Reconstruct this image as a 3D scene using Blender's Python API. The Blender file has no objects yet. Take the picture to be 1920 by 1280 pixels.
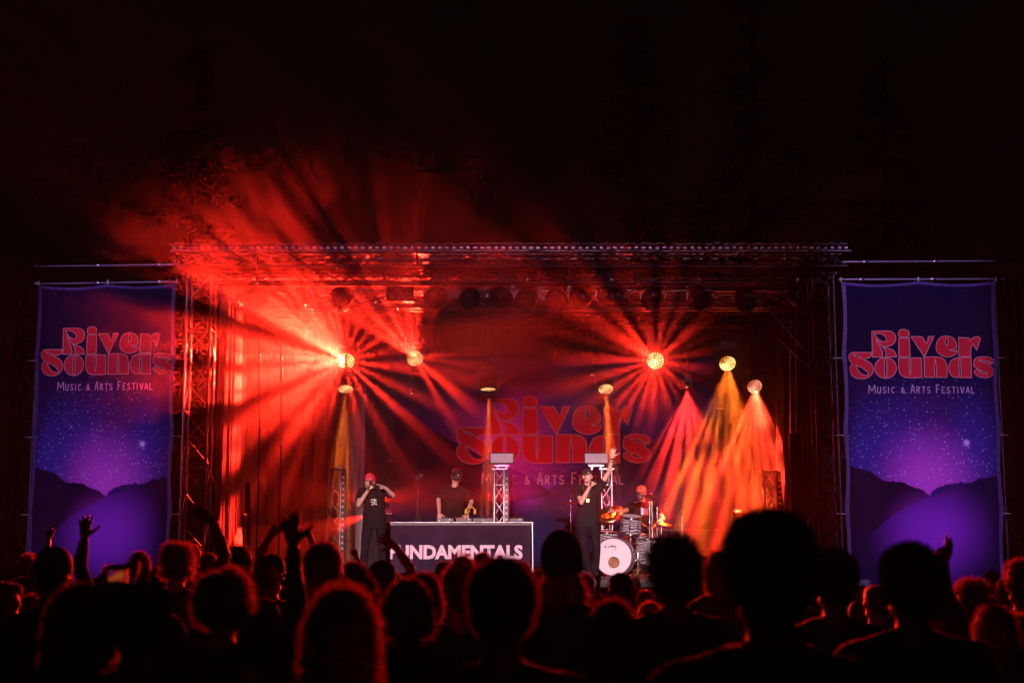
import bpy, bmesh, math, random
import numpy as np
from mathutils import Vector, Matrix, noise
from mathutils.geometry import delaunay_2d_cdt
sc = bpy.context.scene
col = sc.collection
rnd = random.Random(7)
R_ = math.radians

# ------------------------------------------------------------------ camera
F = 2667.0
PIT = math.atan(395 / F)
CZ = 1.65
def at(px, py, Y):
    """world point on the sight line of photograph pixel (px, py) at depth Y"""
    fw = Vector((0, math.cos(PIT), math.sin(PIT))); up = Vector((0, -math.sin(PIT), math.cos(PIT)))
    d = fw * F + Vector((1, 0, 0)) * (px - 960) + up * (640 - py)
    return Vector((0, 0, CZ)) + d * (Y / d.y)
cam = bpy.data.objects.new('camera', bpy.data.cameras.new('camera')); col.objects.link(cam)
cam.location = (0, 0, CZ); cam.rotation_euler = (math.pi / 2 + PIT, 0, 0)
cam.data.lens = 50; cam.data.clip_end = 600; cam.data.clip_start = .05
cam.data.dof.use_dof = True; cam.data.dof.focus_distance = 22.8; cam.data.dof.aperture_fstop = 2.6
sc.camera = cam

# ------------------------------------------------------------------ night sky and exposure
w = bpy.data.worlds.new('World'); sc.world = w; w.use_nodes = True
w.node_tree.nodes['Background'].inputs[0].default_value = (0.5, 0.25, 0.18, 1)
w.node_tree.nodes['Background'].inputs[1].default_value = 0.0022
sc.view_settings.view_transform = 'Standard'
try: sc.view_settings.look = 'None'
except Exception: pass
sc.view_settings.exposure = 0
sc.view_settings.gamma = 1
sc.render.use_motion_blur = False
sc.cycles.volume_bounces = 0
sc.cycles.max_bounces = 3
sc.cycles.diffuse_bounces = 1
sc.cycles.glossy_bounces = 1
sc.cycles.transmission_bounces = 3
sc.cycles.sample_clamp_indirect = 4
sc.cycles.use_denoising = True
sc.cycles.use_adaptive_sampling = True
sc.cycles.adaptive_threshold = .025
sc.cycles.adaptive_min_samples = 24
sc.cycles.caustics_reflective = False
sc.cycles.caustics_refractive = False

# ------------------------------------------------------------------ lamps: every stage light is a real spot with a beam pattern in its own light nodes
RED = (1, .018, .008); AMB = (1, .20, .015); MAG = (1, .015, .10); HOT = (1, .10, .03)
def gobo(l, rays=None, stripes=None, warp=.9, rect=None, seed=0., floor=0., mottle=.0, tmax=None):
    """beam pattern of a many-lens lamp, in the lamp's own frame.
    rays: (angle, half width, strength) round the axis; stripes: (period, duty, half depth) side by side; rect: framing shutters"""
    l.use_nodes = True; t = l.node_tree; N = t.nodes.new; L = t.links.new
    em = t.nodes['Emission']
    tc = N('ShaderNodeTexCoord'); sp = N('ShaderNodeSeparateXYZ'); L(tc.outputs['Normal'], sp.inputs[0])
    def M(op, a, b=None, c=None):
        m = N('ShaderNodeMath'); m.operation = op
        for k, s in enumerate((a, b, c)):
            if s is None: continue
            if isinstance(s, (int, float)): m.inputs[k].default_value = s
            else: L(s, m.inputs[k])
        return m.outputs[0]
    def MR(v, a, b, c, d):
        m = N('ShaderNodeMapRange'); m.interpolation_type = 'SMOOTHSTEP'; L(v, m.inputs[0])
        for k, s in enumerate((a, b, c, d)): m.inputs[k + 1].default_value = s
        return m.outputs[0]
    az = M('ABSOLUTE', sp.outputs[2]); tx = M('DIVIDE', sp.outputs[0], az); ty = M('DIVIDE', sp.outputs[1], az)
    if rect:
        x0, x1, y0, y1, e = rect
        a = M('MULTIPLY', MR(tx, x0 - e, x0 + e, 0, 1), MR(tx, x1 - e, x1 + e, 1, 0))
        b = M('MULTIPLY', MR(ty, y0 - e, y0 + e, 0, 1), MR(ty, y1 - e, y1 + e, 1, 0))
        L(M('MULTIPLY', a, b), em.inputs['Strength']); return
    if stripes:
        per, duty, dep = stripes
        nz = N('ShaderNodeTexNoise'); nz.noise_dimensions = '2D'; nz.inputs['Scale'].default_value = .35 / per; nz.inputs['Detail'].default_value = 1
        cb = N('ShaderNodeCombineXYZ'); L(tx, cb.inputs[0]); cb.inputs[1].default_value = seed; L(cb.outputs[0], nz.inputs['Vector'])
        w_ = M('ADD', tx, M('MULTIPLY', M('SUBTRACT', nz.outputs[0], .5), per * warp))
        v = MR(M('COSINE', M('MULTIPLY', w_, 2 * math.pi / per)), 1 - 2 * duty - .35, 1 - 2 * duty + .35, floor, 1)
        v = M('MULTIPLY', v, MR(nz.outputs[0], .3, .7, 1 - .6 * min(1, warp), 1 + .3 * min(1, warp)))
        v = M('MULTIPLY', v, MR(M('ABSOLUTE', ty), dep * .6, dep, 1, 0))
        if tmax: v = M('MULTIPLY', v, MR(M('ABSOLUTE', tx), tmax * .35, tmax, 1, 0))
    else:
        ph = M('ARCTAN2', M('MULTIPLY', sp.outputs[1], -1.), sp.outputs[0])
        u = M('FRACT', M('ADD', M('DIVIDE', ph, 2 * math.pi), 1.))
        c = N('ShaderNodeFloatCurve'); L(u, c.inputs['Value']); cv = c.mapping.curves[0]
        top = max(r[2] for r in rays)
        pts = {}
        n = 180
        val = []
        for i in range(n + 1):
            a = i * 360 / n; x = floor
            for ce, hw, st_ in rays:
                d = abs((a - ce + 180) % 360 - 180); e = min(hw * .7, 2.2)
                x = max(x, st_ * min(1, max(0, (hw + e / 2 - d) / e)))
            val.append(x / top)
        keep = [0] + [i for i in range(1, n) if abs(val[i] - val[i - 1]) > 1e-4 or abs(val[i + 1] - val[i]) > 1e-4] + [n]
        cv.points[0].location = (0, val[0]); cv.points[1].location = (1, val[n])
        for i in keep[1:-1]: cv.points.new(i / n, val[i])
        for p in cv.points: p.handle_type = 'VECTOR'
        c.mapping.use_clip = True; c.mapping.update()
        v = M('MULTIPLY', c.outputs[0], top)
    if mottle:
        nz = N('ShaderNodeTexNoise'); nz.inputs['Scale'].default_value = 3.; nz.inputs['Detail'].default_value = 2; L(tc.outputs['Normal'], nz.inputs['Vector'])
        v = M('MULTIPLY', v, MR(nz.outputs[0], .35, .65, 1 - mottle, 1 + mottle))
    L(v, em.inputs['Strength'])
def spot(p, aim, ang, colr, pw, size=.03, blend=.35, name='beam', **g):
    l = bpy.data.lights.new(name, 'SPOT'); o = bpy.data.objects.new(name, l); col.objects.link(o)
    p = Vector(p); o.location = p
    z = (p - Vector(aim)).normalized(); x = Vector((1, 0, 0)); x = (x - z * x.dot(z)).normalized(); y = z.cross(x)
    o.rotation_euler = Matrix((x, y, z)).transposed().to_euler()
    l.spot_size = R_(ang); l.spot_blend = blend; l.energy = pw; l.color = colr; l.shadow_soft_size = size
    if g: gobo(l, **g)
    return o
# moving heads: (px, py, depth, facing, beam aim, cone, colour, power, lens diameter, pattern)
A_RAYS = [(68, 4, .10), (84, 3, .15), (97, 3, .40), (106, 3, .7), (116, 2.5, 1.0), (124, 3, 1.4), (132, 2.5, 1.6), (140, 3, 2.0), (149, 5, 2.3), (157.5, 1, 1.0), (172, 3, 1.5), (180, 3, 2.2), (193, 4, 2.0), (200.5, 2, 1.6),
          (216, 2.5, 1.3), (223, 2.5, 1.6), (237, 3, 1.0), (247, 2, .5), (258, 2, .25), (285, 2, .15), (300, 2.5, .10), (318, 2, .22), (333, 2.5, .10), (350, 2, .22), (8, 2.5, .12), (28, 2, .18), (48, 3, .10)]
B_RAYS = [(80, 2.5, 1.0), (88, 2, .6), (96, 3.5, 1.1), (108, 2, .8), (117, 3.5, 1.1), (126, 1.5, .5), (136, 3.5, 1.2), (148, 4, .9), (60, 3, .25), (2, 2, .2), (350, 2, .15), (318, 4, .18), (300, 3, .14)]
C_RAYS = [(10, 5, .5), (24, 3, .3), (40, 6, .75), (62, 4, .35), (80, 5, .45), (97, 3, .3), (110, 5, .4), (130, 5, 1.0), (147, 6, 1.3), (163, 3, .5), (178, 5, 1.0), (196, 4, .7), (213, 4, .5), (228, 3, .8), (240, 3, 1.1), (254, 3, 1.4), (268, 4, 1.0), (286, 4, 1.2), (302, 3, .6), (317, 6, .8), (336, 3, .5), (350, 6, .9)]
HEADS = [
 dict(px=650, py=677, Y=26, face=(-.25, -1, -.12), aim=(-1.5, 4, 3.0), ang=150, c=RED, pw=12500, d=.31, g=dict(rays=A_RAYS, mottle=.5)),
 dict(px=778, py=672, Y=26, face=(0, -1, .05), aim=(-1.0, 5, 3.4), ang=130, c=RED, pw=6000, d=.30, g=dict(rays=B_RAYS, mottle=.6)),
 dict(px=1229, py=676, Y=26, face=(-.1, -1, -.14), aim=(0, 0, 1.65), ang=27, c=RED, pw=12000, bl=.75, d=.32, g=dict(rays=C_RAYS, mottle=.3)),
 dict(px=1364, py=681, Y=26, face=(0, -.82, -.56), aim=(3.70, 25.7, 1.25), ang=60, c=(1, .15, .012), pw=19000, d=.31, g=dict(stripes=(.12, .40, .3), tmax=.58, floor=.06, seed=1.3)),
 dict(px=1415, py=724, Y=26, face=(.1, -.85, -.52), aim=(4.30, 25.6, 1.25), ang=64, c=(1, .035, .012), pw=38000, d=.28, g=dict(stripes=(.14, .38, .35), tmax=.66, floor=.14, seed=2.9)),
 dict(px=1136, py=729, Y=26, face=(0, -.56, -.83), aim=(1.90, 25.8, 1.25), ang=30, c=(1, .13, .015), pw=19000, d=.28, g=dict(stripes=(.055, .5, .16), tmax=.12, seed=.4)),
 dict(px=648, py=729, Y=26, face=(0, -.45, -.89), aim=(-3.15, 25.7, 1.25), ang=36, c=(1, .15, .012), pw=17000, d=.28, g=dict(stripes=(.075, .42, .2), tmax=.19, seed=5.2)),
 dict(px=915, py=729, Y=26.6, face=(0, -.1, -1), aim=(-.45, 26.9, 1.25), ang=28, c=(1, .13, .015), pw=27000, d=.29, g=dict(stripes=(.06, .42, .22), tmax=.11, seed=3.1)),
 dict(px=1288, py=725, Y=26, face=(0, -.35, -.94), aim=(3.25, 25.7, 1.25), ang=74, c=(1, .020, .016), pw=14000, d=.12, g=dict(stripes=(.21, .66, .3), tmax=.75, warp=.05, seed=7.7)),
 dict(px=772, py=737, Y=26.6, face=(0, -.35, -.94), aim=(-1.85, 26.6, 1.25), ang=36, c=RED, pw=900, d=.12, g=dict(stripes=(.08, .38, .2), tmax=.2, seed=6.1)),
 dict(px=906, py=696, Y=26.6, face=(0, -.3, -.95), aim=(-.55, 26.8, 1.25), ang=30, c=RED, pw=1200, d=.12, g=dict(stripes=(.07, .38, .2), tmax=.14, seed=6.9)),
 dict(px=1110, py=702, Y=26.6, face=(0, -.2, -1), aim=(1.5, 26.6, 1.25), ang=10, c=RED, pw=60, d=.11, g=dict(stripes=(.06, .4, .2), seed=1)),
 dict(px=1383, py=958, Y=26, face=(0, -.35, .94), aim=(4.1, 26.0, 6), ang=36, c=RED, pw=1800, d=.14, g=dict(stripes=(.09, .42, .2), tmax=.22, seed=8.8)),
]
for h in HEADS:
    p = at(h['px'], h['py'], h['Y']); dr = (Vector(h['aim']) - p).normalized() * .03 + Vector(h['face']).normalized() * .06
    spot(p + dr, h['aim'], h['ang'], h['c'], h['pw'], size=.03, blend=h.get('bl', .35), **h['g'])
spot(at(1229, 676, 25.85), (-.3, 6, 2.6), 90, RED, 1500, size=.03, rays=[(126, 5, .8), (141, 6, 1.), (152, 3, .5), (98, 4, .35), (268, 4, .35), (283, 3, .25), (235, 3, .3)], mottle=.6)
# floor washes hidden behind the performers
spot(at(690, 964, 25.0), at(440, 1052, 25.1), 27, RED, 7000, size=.02, blend=.06)
spot(at(716, 962, 25.0), at(900, 900, 26.5), 44, MAG, 330, size=.03)
spot(at(1205, 985, 27.0), at(1000, 890, 24.5), 24, MAG, 900, size=.03)
# front-of-house spots (pink-white on the performers, violet on the banners), shuttered above the crowd
spot((-1.5, -15, 8.0), (-1.5, 22.5, 2.2), 34, (1, .62, .66), 78000, size=.25, blend=.1, rect=(-.036, .050, -.027, .026, .004))
spot((1.5, -15, 8.0), (1.7, 22.5, 2.2), 34, (1, .62, .66), 96000, size=.25, blend=.1, rect=(-.033, .036, -.027, .034, .004))
spot((-2, -15, 8.5), (-6.4, 21.9, 3.6), 34, (.62, .36, 1), 27000, size=.25, blend=.1, rect=(-.0255, .030, -.070, .072, .002))
spot((2, -15, 8.5), (6.4, 21.9, 3.6), 34, (.62, .36, 1), 36000, size=.25, blend=.1, rect=(-.035, .0285, -.070, .072, .002))
# added red spots without lamp bodies, shuttered to rim the heads of the crowd
ADDED_RIMS = [(-2.24, 23.7, 14000), (-.18, 23.9, 14000), (2.85, 23.7, 9000)]
for wx, wy, wp in ADDED_RIMS:
    spot((wx, wy, 2.55), (wx * .75, 10, 1.75), 80, RED, wp, size=.06, rect=(-.45, .45, -.115, .034, .012))
spot((0, -15, 8.0), (.5, 27.9, 3.6), 34, (1, .42, .66), 15000, size=.25, blend=.1, rect=(-.085, .085, -.024, .026, .004))
spot((0, -15, 8.0), (.5, 27.9, 3.6), 34, (.9, .40, .75), 5500, size=.25, blend=.1, rect=(-.16, .14, .036, .062, .004))
# added amber spot without a lamp body, brightens the trees behind the roof
spot((4.2, 30.2, 5.2), (7.5, 50, 22), 30, (1, .5, .12), 700, size=.05, floor=.2, stripes=(.1, .5, .3))

# ------------------------------------------------------------------ materials
def mat(name, c, rough=.6, metal=0., emit=None, estr=0., spec=.5, sheen=0., noise_amt=0., nscale=6., trans=0., alpha=1., bump=0., bscale=40.):
    m = bpy.data.materials.new(name); m.use_nodes = True; t = m.node_tree; b = t.nodes['Principled BSDF']
    b.inputs['Base Color'].default_value = (*c, 1); b.inputs['Roughness'].default_value = rough
    b.inputs['Metallic'].default_value = metal; b.inputs['Specular IOR Level'].default_value = spec
    if sheen: b.inputs['Sheen Weight'].default_value = sheen; b.inputs['Sheen Roughness'].default_value = .4
    if trans: b.inputs['Transmission Weight'].default_value = trans
    if alpha < 1: b.inputs['Alpha'].default_value = alpha
    if emit: b.inputs['Emission Color'].default_value = (*emit, 1); b.inputs['Emission Strength'].default_value = estr
    tc = t.nodes.new('ShaderNodeTexCoord')
    if noise_amt:
        n = t.nodes.new('ShaderNodeTexNoise'); n.inputs['Scale'].default_value = nscale; n.inputs['Detail'].default_value = 4
        t.links.new(tc.outputs['Object'], n.inputs['Vector'])
        r = t.nodes.new('ShaderNodeMapRange'); r.inputs[1].default_value = .3; r.inputs[2].default_value = .7
        r.inputs[3].default_value = 1 - noise_amt; r.inputs[4].default_value = 1 + noise_amt
        t.links.new(n.outputs[0], r.inputs[0])
        x = t.nodes.new('ShaderNodeVectorMath'); x.operation = 'SCALE'; x.inputs[0].default_value = c
        t.links.new(r.outputs[0], x.inputs['Scale']); t.links.new(x.outputs[0], b.inputs['Base Color'])
    if bump:
        n = t.nodes.new('ShaderNodeTexNoise'); n.inputs['Scale'].default_value = bscale
        t.links.new(tc.outputs['Object'], n.inputs['Vector'])
        bp = t.nodes.new('ShaderNodeBump'); bp.inputs['Strength'].default_value = bump; bp.inputs['Distance'].default_value = .01
        t.links.new(n.outputs[0], bp.inputs['Height']); t.links.new(bp.outputs[0], b.inputs['Normal'])
    return m
M = {}
M['ground'] = mat('trampled_ground', (.03, .028, .022), .9, noise_amt=.5, bump=.5)
M['deck'] = mat('black_stage_deck', (.03, .03, .032), .55, noise_amt=.4, nscale=3, bump=.2)
M['skirt'] = mat('black_skirt_cloth', (.012, .012, .014), .9, spec=.1)
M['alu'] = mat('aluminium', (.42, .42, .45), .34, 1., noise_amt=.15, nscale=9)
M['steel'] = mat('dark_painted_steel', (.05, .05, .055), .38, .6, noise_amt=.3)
M['black'] = mat('black_plastic', (.012, .012, .013), .45)
M['rubber'] = mat('black_rubber', (.01, .01, .01), .8)
M['chrome'] = mat('chrome', (.75, .75, .78), .14, 1.)
M['roof'] = mat('roof_sheet', (.30, .29, .31), .42, .35, noise_amt=.25, nscale=2)
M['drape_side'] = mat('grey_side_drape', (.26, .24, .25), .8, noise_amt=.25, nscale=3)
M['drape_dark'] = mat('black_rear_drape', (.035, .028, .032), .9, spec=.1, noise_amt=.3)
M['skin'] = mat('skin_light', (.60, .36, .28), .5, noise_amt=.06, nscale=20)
M['skin2'] = mat('skin_tan', (.45, .26, .18), .5, noise_amt=.06, nscale=20)
M['skin_crowd'] = mat('skin_crowd', (.42, .25, .18), .55, noise_amt=.08, nscale=20)
M['eye'] = mat('eye', (.05, .04, .035), .2)
M['tee'] = mat('black_cotton', (.010, .010, .011), .85, spec=.1, bump=.3, bscale=25)
M['tee2'] = mat('charcoal_cotton', (.013, .015, .017), .85, spec=.1, bump=.3, bscale=25)
M['jean'] = mat('dark_denim', (.013, .010, .014), .85, spec=.1, noise_amt=.3, bump=.3)
M['shoe'] = mat('dark_shoe', (.03, .03, .03), .6)
M['redcap'] = mat('red_cap_cloth', (.55, .03, .04), .7)
M['orangecap'] = mat('orange_cap_cloth', (.80, .12, .05), .7)
M['blackcap'] = mat('black_cap_cloth', (.014, .014, .016), .8)
M['white'] = mat('white_print', (.7, .66, .68), .6)
M['letterwhite'] = mat('pale_lettering', (.75, .55, .66), .6)
M['letterred'] = mat('red_lettering', (.62, .018, .03), .6, spec=.1, noise_amt=.12, nscale=1.2)
M['letterline'] = mat('peach_outline', (.62, .30, .24), .6)
M['tagline'] = mat('pale_tagline', (.62, .42, .55), .6)
M['gold'] = mat('gold', (.9, .6, .2), .25, 1.)
M['brass'] = mat('cymbal_brass', (.80, .42, .14), .3, 1., noise_amt=.2, nscale=30)
M['drumskin'] = mat('white_drum_head', (.72, .62, .68), .45, noise_amt=.05, nscale=2)
M['port'] = mat('amber_drum_interior', (.30, .11, .03), .4, noise_amt=.6, nscale=6)
M['yellow'] = mat('yellow_plastic', (.85, .48, .03), .4)
M['frost'] = mat('frosted_panel', (.78, .66, .72), .5, noise_amt=.04)
M['panel_glow'] = mat('panel_added_glow', (.7, .6, .65), .5, emit=(.9, .55, .62), estr=.34)  # weak glow added in place of front light falling on the unlit panels
M['table_cloth'] = mat('dark_printed_cloth', (.030, .012, .034), .7, spec=.12, noise_amt=.35, nscale=2.5)
M['wood'] = mat('bark', (.06, .045, .03), .9, noise_amt=.4)
M['leaf'] = mat('needles', (.05, .07, .03), .8, noise_amt=.4, nscale=1.5)
M['wire'] = mat('cable_rubber', (.03, .03, .03), .5)
M['lensred'] = mat('lens_cells_red', (.1, .02, .01), .3, emit=(1, .22, .10), estr=1.2)
def cell_mat(name, a, b, s0, s1):
    m = bpy.data.materials.new(name); m.use_nodes = True; t = m.node_tree; N = t.nodes.new; L = t.links.new
    bs = t.nodes['Principled BSDF']; tc = N('ShaderNodeTexCoord')
    n = N('ShaderNodeTexNoise'); n.inputs['Scale'].default_value = 7; L(tc.outputs['Object'], n.inputs['Vector'])
    mx = N('ShaderNodeMix'); mx.data_type = 'RGBA'; mx.inputs[6].default_value = (*a, 1); mx.inputs[7].default_value = (*b, 1)
    r = N('ShaderNodeMapRange'); r.inputs[1].default_value = .38; r.inputs[2].default_value = .62; L(n.outputs[0], r.inputs[0])
    L(r.outputs[0], mx.inputs[0]); L(mx.outputs[2], bs.inputs['Emission Color'])
    r2 = N('ShaderNodeMapRange'); r2.inputs[1].default_value = .38; r2.inputs[2].default_value = .62; r2.inputs[3].default_value = s0; r2.inputs[4].default_value = s1
    L(n.outputs[0], r2.inputs[0]); L(r2.outputs[0], bs.inputs['Emission Strength'])
    bs.inputs['Base Color'].default_value = (.1, .08, .05, 1)
    return m
M['cellA'] = cell_mat('lens_cells_bright', (1, .36, .03), (1, .70, .25), .8, 5.)
M['cellB'] = cell_mat('lens_cells_pale', (1, .36, .07), (1, .66, .26), 1.3, 3.6)
M['cellC'] = cell_mat('lens_cells_pink', (1, .18, .11), (1, .50, .28), 1.0, 2.6)
def hair_mat(name, c, through):
    """hair that lets back light through its loose strands"""
    m = mat(name, c, .45, noise_amt=.35, nscale=30, sheen=.6); t = m.node_tree; b = t.nodes['Principled BSDF']; o = t.nodes['Material Output']
    tr = t.nodes.new('ShaderNodeBsdfTranslucent'); tr.inputs['Color'].default_value = (*through, 1); mx = t.nodes.new('ShaderNodeMixShader'); mx.inputs[0].default_value = .5
    t.links.new(b.outputs[0], mx.inputs[1]); t.links.new(tr.outputs[0], mx.inputs[2]); t.links.new(mx.outputs[0], o.inputs['Surface']); return m
HAIRS = [None] * 5
HAIRS[:4] = [hair_mat('hair_black', (.03, .022, .018), (.30, .16, .10)), hair_mat('hair_brown', (.07, .04, .025), (.5, .28, .16)),
         hair_mat('hair_fair', (.25, .16, .09), (.7, .5, .3)), hair_mat('hair_auburn', (.14, .05, .03), (.6, .28, .15))]
HAIRS[4] = mat('hair_dense_black', (.014, .011, .010), .6, noise_amt=.4, nscale=30, spec=.2)
SHIRTS = [mat('shirt_black', (.018, .017, .018), .9, sheen=.4), mat('shirt_navy', (.02, .022, .045), .9, sheen=.4),
          mat('shirt_grey', (.06, .055, .055), .9, sheen=.4), mat('shirt_maroon', (.07, .015, .018), .9, sheen=.4), mat('shirt_olive', (.045, .045, .03), .9, sheen=.4)]

# ------------------------------------------------------------------ object helpers
def tag(o, label=None, cat=None, group=None, kind=None):
    if label: o['label'] = label
    if cat: o['category'] = cat
    if group: o['group'] = group
    if kind: o['kind'] = kind
    return o
def thing(name, loc, label, cat, group=None):
    o = bpy.data.objects.new(name, None); col.objects.link(o); o.location = loc; o.empty_display_size = .2
    return tag(o, label, cat, group)
def link(name, me, m=None, parent=None, loc=None):
    o = bpy.data.objects.new(name, me); col.objects.link(o)
    if m is not None:
        if len(me.materials) == 0: me.materials.append(m)
        elif me.materials[0] is not m:
            o.material_slots[0].link = 'OBJECT'; o.material_slots[0].material = m
    if parent: o.parent = parent
    if loc is not None: o.location = loc
    return o
class G:
    """a bag of vertices and faces"""
    def __init__(s): s.v = []; s.f = []
    def add(s, v, f):
        k = len(s.v); s.v += [tuple(p) for p in v]; s.f += [tuple(i + k for i in q) for q in f]; return s
    def box(s, c, d, rot=None):
        c = Vector(c); hx, hy, hz = d[0] / 2, d[1] / 2, d[2] / 2
        v = [Vector((x, y, z)) for z in (-hz, hz) for x, y in ((-hx, -hy), (hx, -hy), (hx, hy), (-hx, hy))]
        if rot is not None: v = [rot @ p for p in v]
        return s.add([p + c for p in v], [(0, 3, 2, 1), (4, 5, 6, 7), (0, 1, 5, 4), (1, 2, 6, 5), (2, 3, 7, 6), (3, 0, 4, 7)])
    def cone(s, p, q, r0, r1, n=10, ry=1.):
        p, q = Vector(p), Vector(q); d = q - p
        if d.length < 1e-6: return s
        R = d.to_track_quat('Z', 'Y').to_matrix()
        v = []
        for k, (c, r) in enumerate(((p, r0), (q, r1))):
            for i in range(n):
                a = 2 * math.pi * i / n; v.append(c + R @ Vector((math.cos(a) * r, math.sin(a) * r * ry, 0)))
        f = [(i, (i + 1) % n, n + (i + 1) % n, n + i) for i in range(n)] + [tuple(range(n))[::-1], tuple(range(n, 2 * n))]
        return s.add(v, f)
    def ball(s, c, r, rot=None, seg=12, rings=8):
        if isinstance(r, (int, float)): r = (r, r, r)
        c = Vector(c); v = [Vector((0, 0, r[2]))]
        for j in range(1, rings):
            t = math.pi * j / rings
            for i in range(seg):
                a = 2 * math.pi * i / seg; v.append(Vector((math.sin(t) * math.cos(a) * r[0], math.sin(t) * math.sin(a) * r[1], math.cos(t) * r[2])))
        v.append(Vector((0, 0, -r[2])))
        f = [(0, 1 + i, 1 + (i + 1) % seg) for i in range(seg)]
        for j in range(rings - 2):
            for i in range(seg):
                a = 1 + j * seg; b = a + seg; f.append((a + i, b + i, b + (i + 1) % seg, a + (i + 1) % seg))
        b = 1 + (rings - 2) * seg; e = len(v) - 1
        f += [(b + i, e, b + (i + 1) % seg) for i in range(seg)]
        if rot is not None: v = [rot @ p for p in v]
        return s.add([p + c for p in v], f)
    def limb(s, pts, rs):
        for i in range(len(pts)): s.ball(pts[i], rs[i], seg=10, rings=8)
        for i in range(len(pts) - 1): s.cone(pts[i], pts[i + 1], rs[i], rs[i + 1])
        return s
    def loft(s, rings, n=20):
        v = []
        for cx, cy, z, rx, ry in rings:
            for i in range(n):
                a = 2 * math.pi * i / n; v.append((cx + rx * math.cos(a), cy + ry * math.sin(a), z))
        f = [tuple(range(n))[::-1], tuple(range((len(rings) - 1) * n, len(rings) * n))]
        for k in range(len(rings) - 1):
            for i in range(n): f.append((k * n + i, k * n + (i + 1) % n, (k + 1) * n + (i + 1) % n, (k + 1) * n + i))
        return s.add(v, f)
    def lathe(s, prof, c=(0, 0, 0), rot=None, n=20):
        c = Vector(c); v = []
        for r, z in prof:
            for i in range(n):
                a = 2 * math.pi * i / n; p = Vector((r * math.cos(a), r * math.sin(a), z)); v.append((rot @ p if rot is not None else p) + c)
        f = []
        for k in range(len(prof) - 1):
            for i in range(n): f.append((k * n + i, k * n + (i + 1) % n, (k + 1) * n + (i + 1) % n, (k + 1) * n + i))
        return s.add(v, f)
    def tube(s, pts, r, n=6):
        for i in range(len(pts) - 1): s.cone(pts[i], pts[i + 1], r, r, n)
        return s
    def mesh(s, name, smooth=False):
        me = bpy.data.meshes.new(name); me.from_pydata(s.v, [], s.f); me.update()
        if smooth: me.polygons.foreach_set('use_smooth', [True] * len(me.polygons))
        return me
    def obj(s, name, m, parent=None, smooth=False, loc=None): return link(name, s.mesh(name, smooth), m, parent, loc)
def fuse(g, voxel, smooth=2, wrinkle=0., wscale=9., name='body'):
    """union of overlapping closed shapes as one continuous skin"""
    me = g.mesh('tmp'); o = bpy.data.objects.new('tmp', me); col.objects.link(o)
    r = o.modifiers.new('r', 'REMESH'); r.mode = 'VOXEL'; r.voxel_size = voxel; r.use_smooth_shade = True
    if smooth: k = o.modifiers.new('s', 'SMOOTH'); k.iterations = smooth; k.factor = .5
    dg = bpy.context.evaluated_depsgraph_get(); ev = o.evaluated_get(dg)
    out = bpy.data.meshes.new_from_object(ev); out.name = name
    bpy.data.objects.remove(o); bpy.data.meshes.remove(me)
    if wrinkle:
        n = len(out.vertices); co = np.empty(n * 3, 'f'); out.vertices.foreach_get('co', co); co = co.reshape(-1, 3)
        nr = np.empty(n * 3, 'f'); out.vertices.foreach_get('normal', nr); nr = nr.reshape(-1, 3)
        d = np.array([noise.noise(Vector((p[0] * wscale, p[1] * wscale, p[2] * wscale * .45))) for p in co], 'f')
        d += .5 * np.array([noise.noise(Vector((p[0] * wscale * 2.3 + p[2] * 9, p[1] * wscale * 2, p[2] * wscale))) for p in co], 'f')
        out.vertices.foreach_set('co', (co + nr * d[:, None] * wrinkle).ravel()); out.update()
    out.polygons.foreach_set('use_smooth', [True] * len(out.polygons))
    return out
_rod = {}
def rod(p, q, r, m, parent, name='brace', base=None):
    """a round bar between two world points: one object on a shared mesh"""
    if m.name not in _rod:
        g = G(); n = 8
        v = [(math.cos(2 * math.pi * i / n), math.sin(2 * math.pi * i / n), z) for z in (0, 1) for i in range(n)]
        g.add(v, [(i, (i + 1) % n, n + (i + 1) % n, n + i) for i in range(n)] + [tuple(range(n))[::-1], tuple(range(n, 2 * n))])
        me = g.mesh('bar'); me.materials.append(m)
        me.polygons.foreach_set('use_smooth', [True] * n + [False] * 2); _rod[m.name] = me
    p, q = Vector(p), Vector(q); o = bpy.data.objects.new(name, _rod[m.name]); col.objects.link(o)
    b = parent.location if parent else Vector((0, 0, 0))
    d = q - p; o.matrix_local = Matrix.Translation(p - b) @ d.to_track_quat('Z', 'Y').to_matrix().to_4x4() @ Matrix.Diagonal((r, r, d.length, 1))
    o.parent = parent
    return o
def truss(name, p, q, wdt, hgt, bay, m, label, cat, group=None, r=.024, rb=.011, u=None, tri=False):
    """box truss from p to q: four chords and zigzag braces, each a part"""
    p, q = Vector(p), Vector(q); d = (q - p); Ln = d.length; d.normalize()
    u = Vector(u) if u else (Vector((0, 0, 1)) if abs(d.z) < .5 else Vector((0, 1, 0)))
    s = d.cross(u).normalized(); u = s.cross(d).normalized()
    t = thing(name, p, label, cat, group)
    cs = [s * (wdt / 2 * a) + u * (hgt / 2 * b) for a, b in ((-1, -1), (1, -1), (1, 1), (-1, 1))]
    for c in cs: rod(p + c, q + c, r, m, t, 'chord')
    n = max(1, round(Ln / bay)); st = Ln / n
    for i in range(n + 1):
        for k in range(4):
            a, b = cs[k], cs[(k + 1) % 4]
            if i % 3 == 0: rod(p + d * (i * st) + a, p + d * (i * st) + b, rb, m, t, 'cross_brace')
            if i < n and (k != 1 or True):
                if (i + k) % 2: a, b = b, a
                rod(p + d * (i * st) + a, p + d * ((i + 1) * st) + b, rb, m, t, 'brace')
    return t

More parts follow.
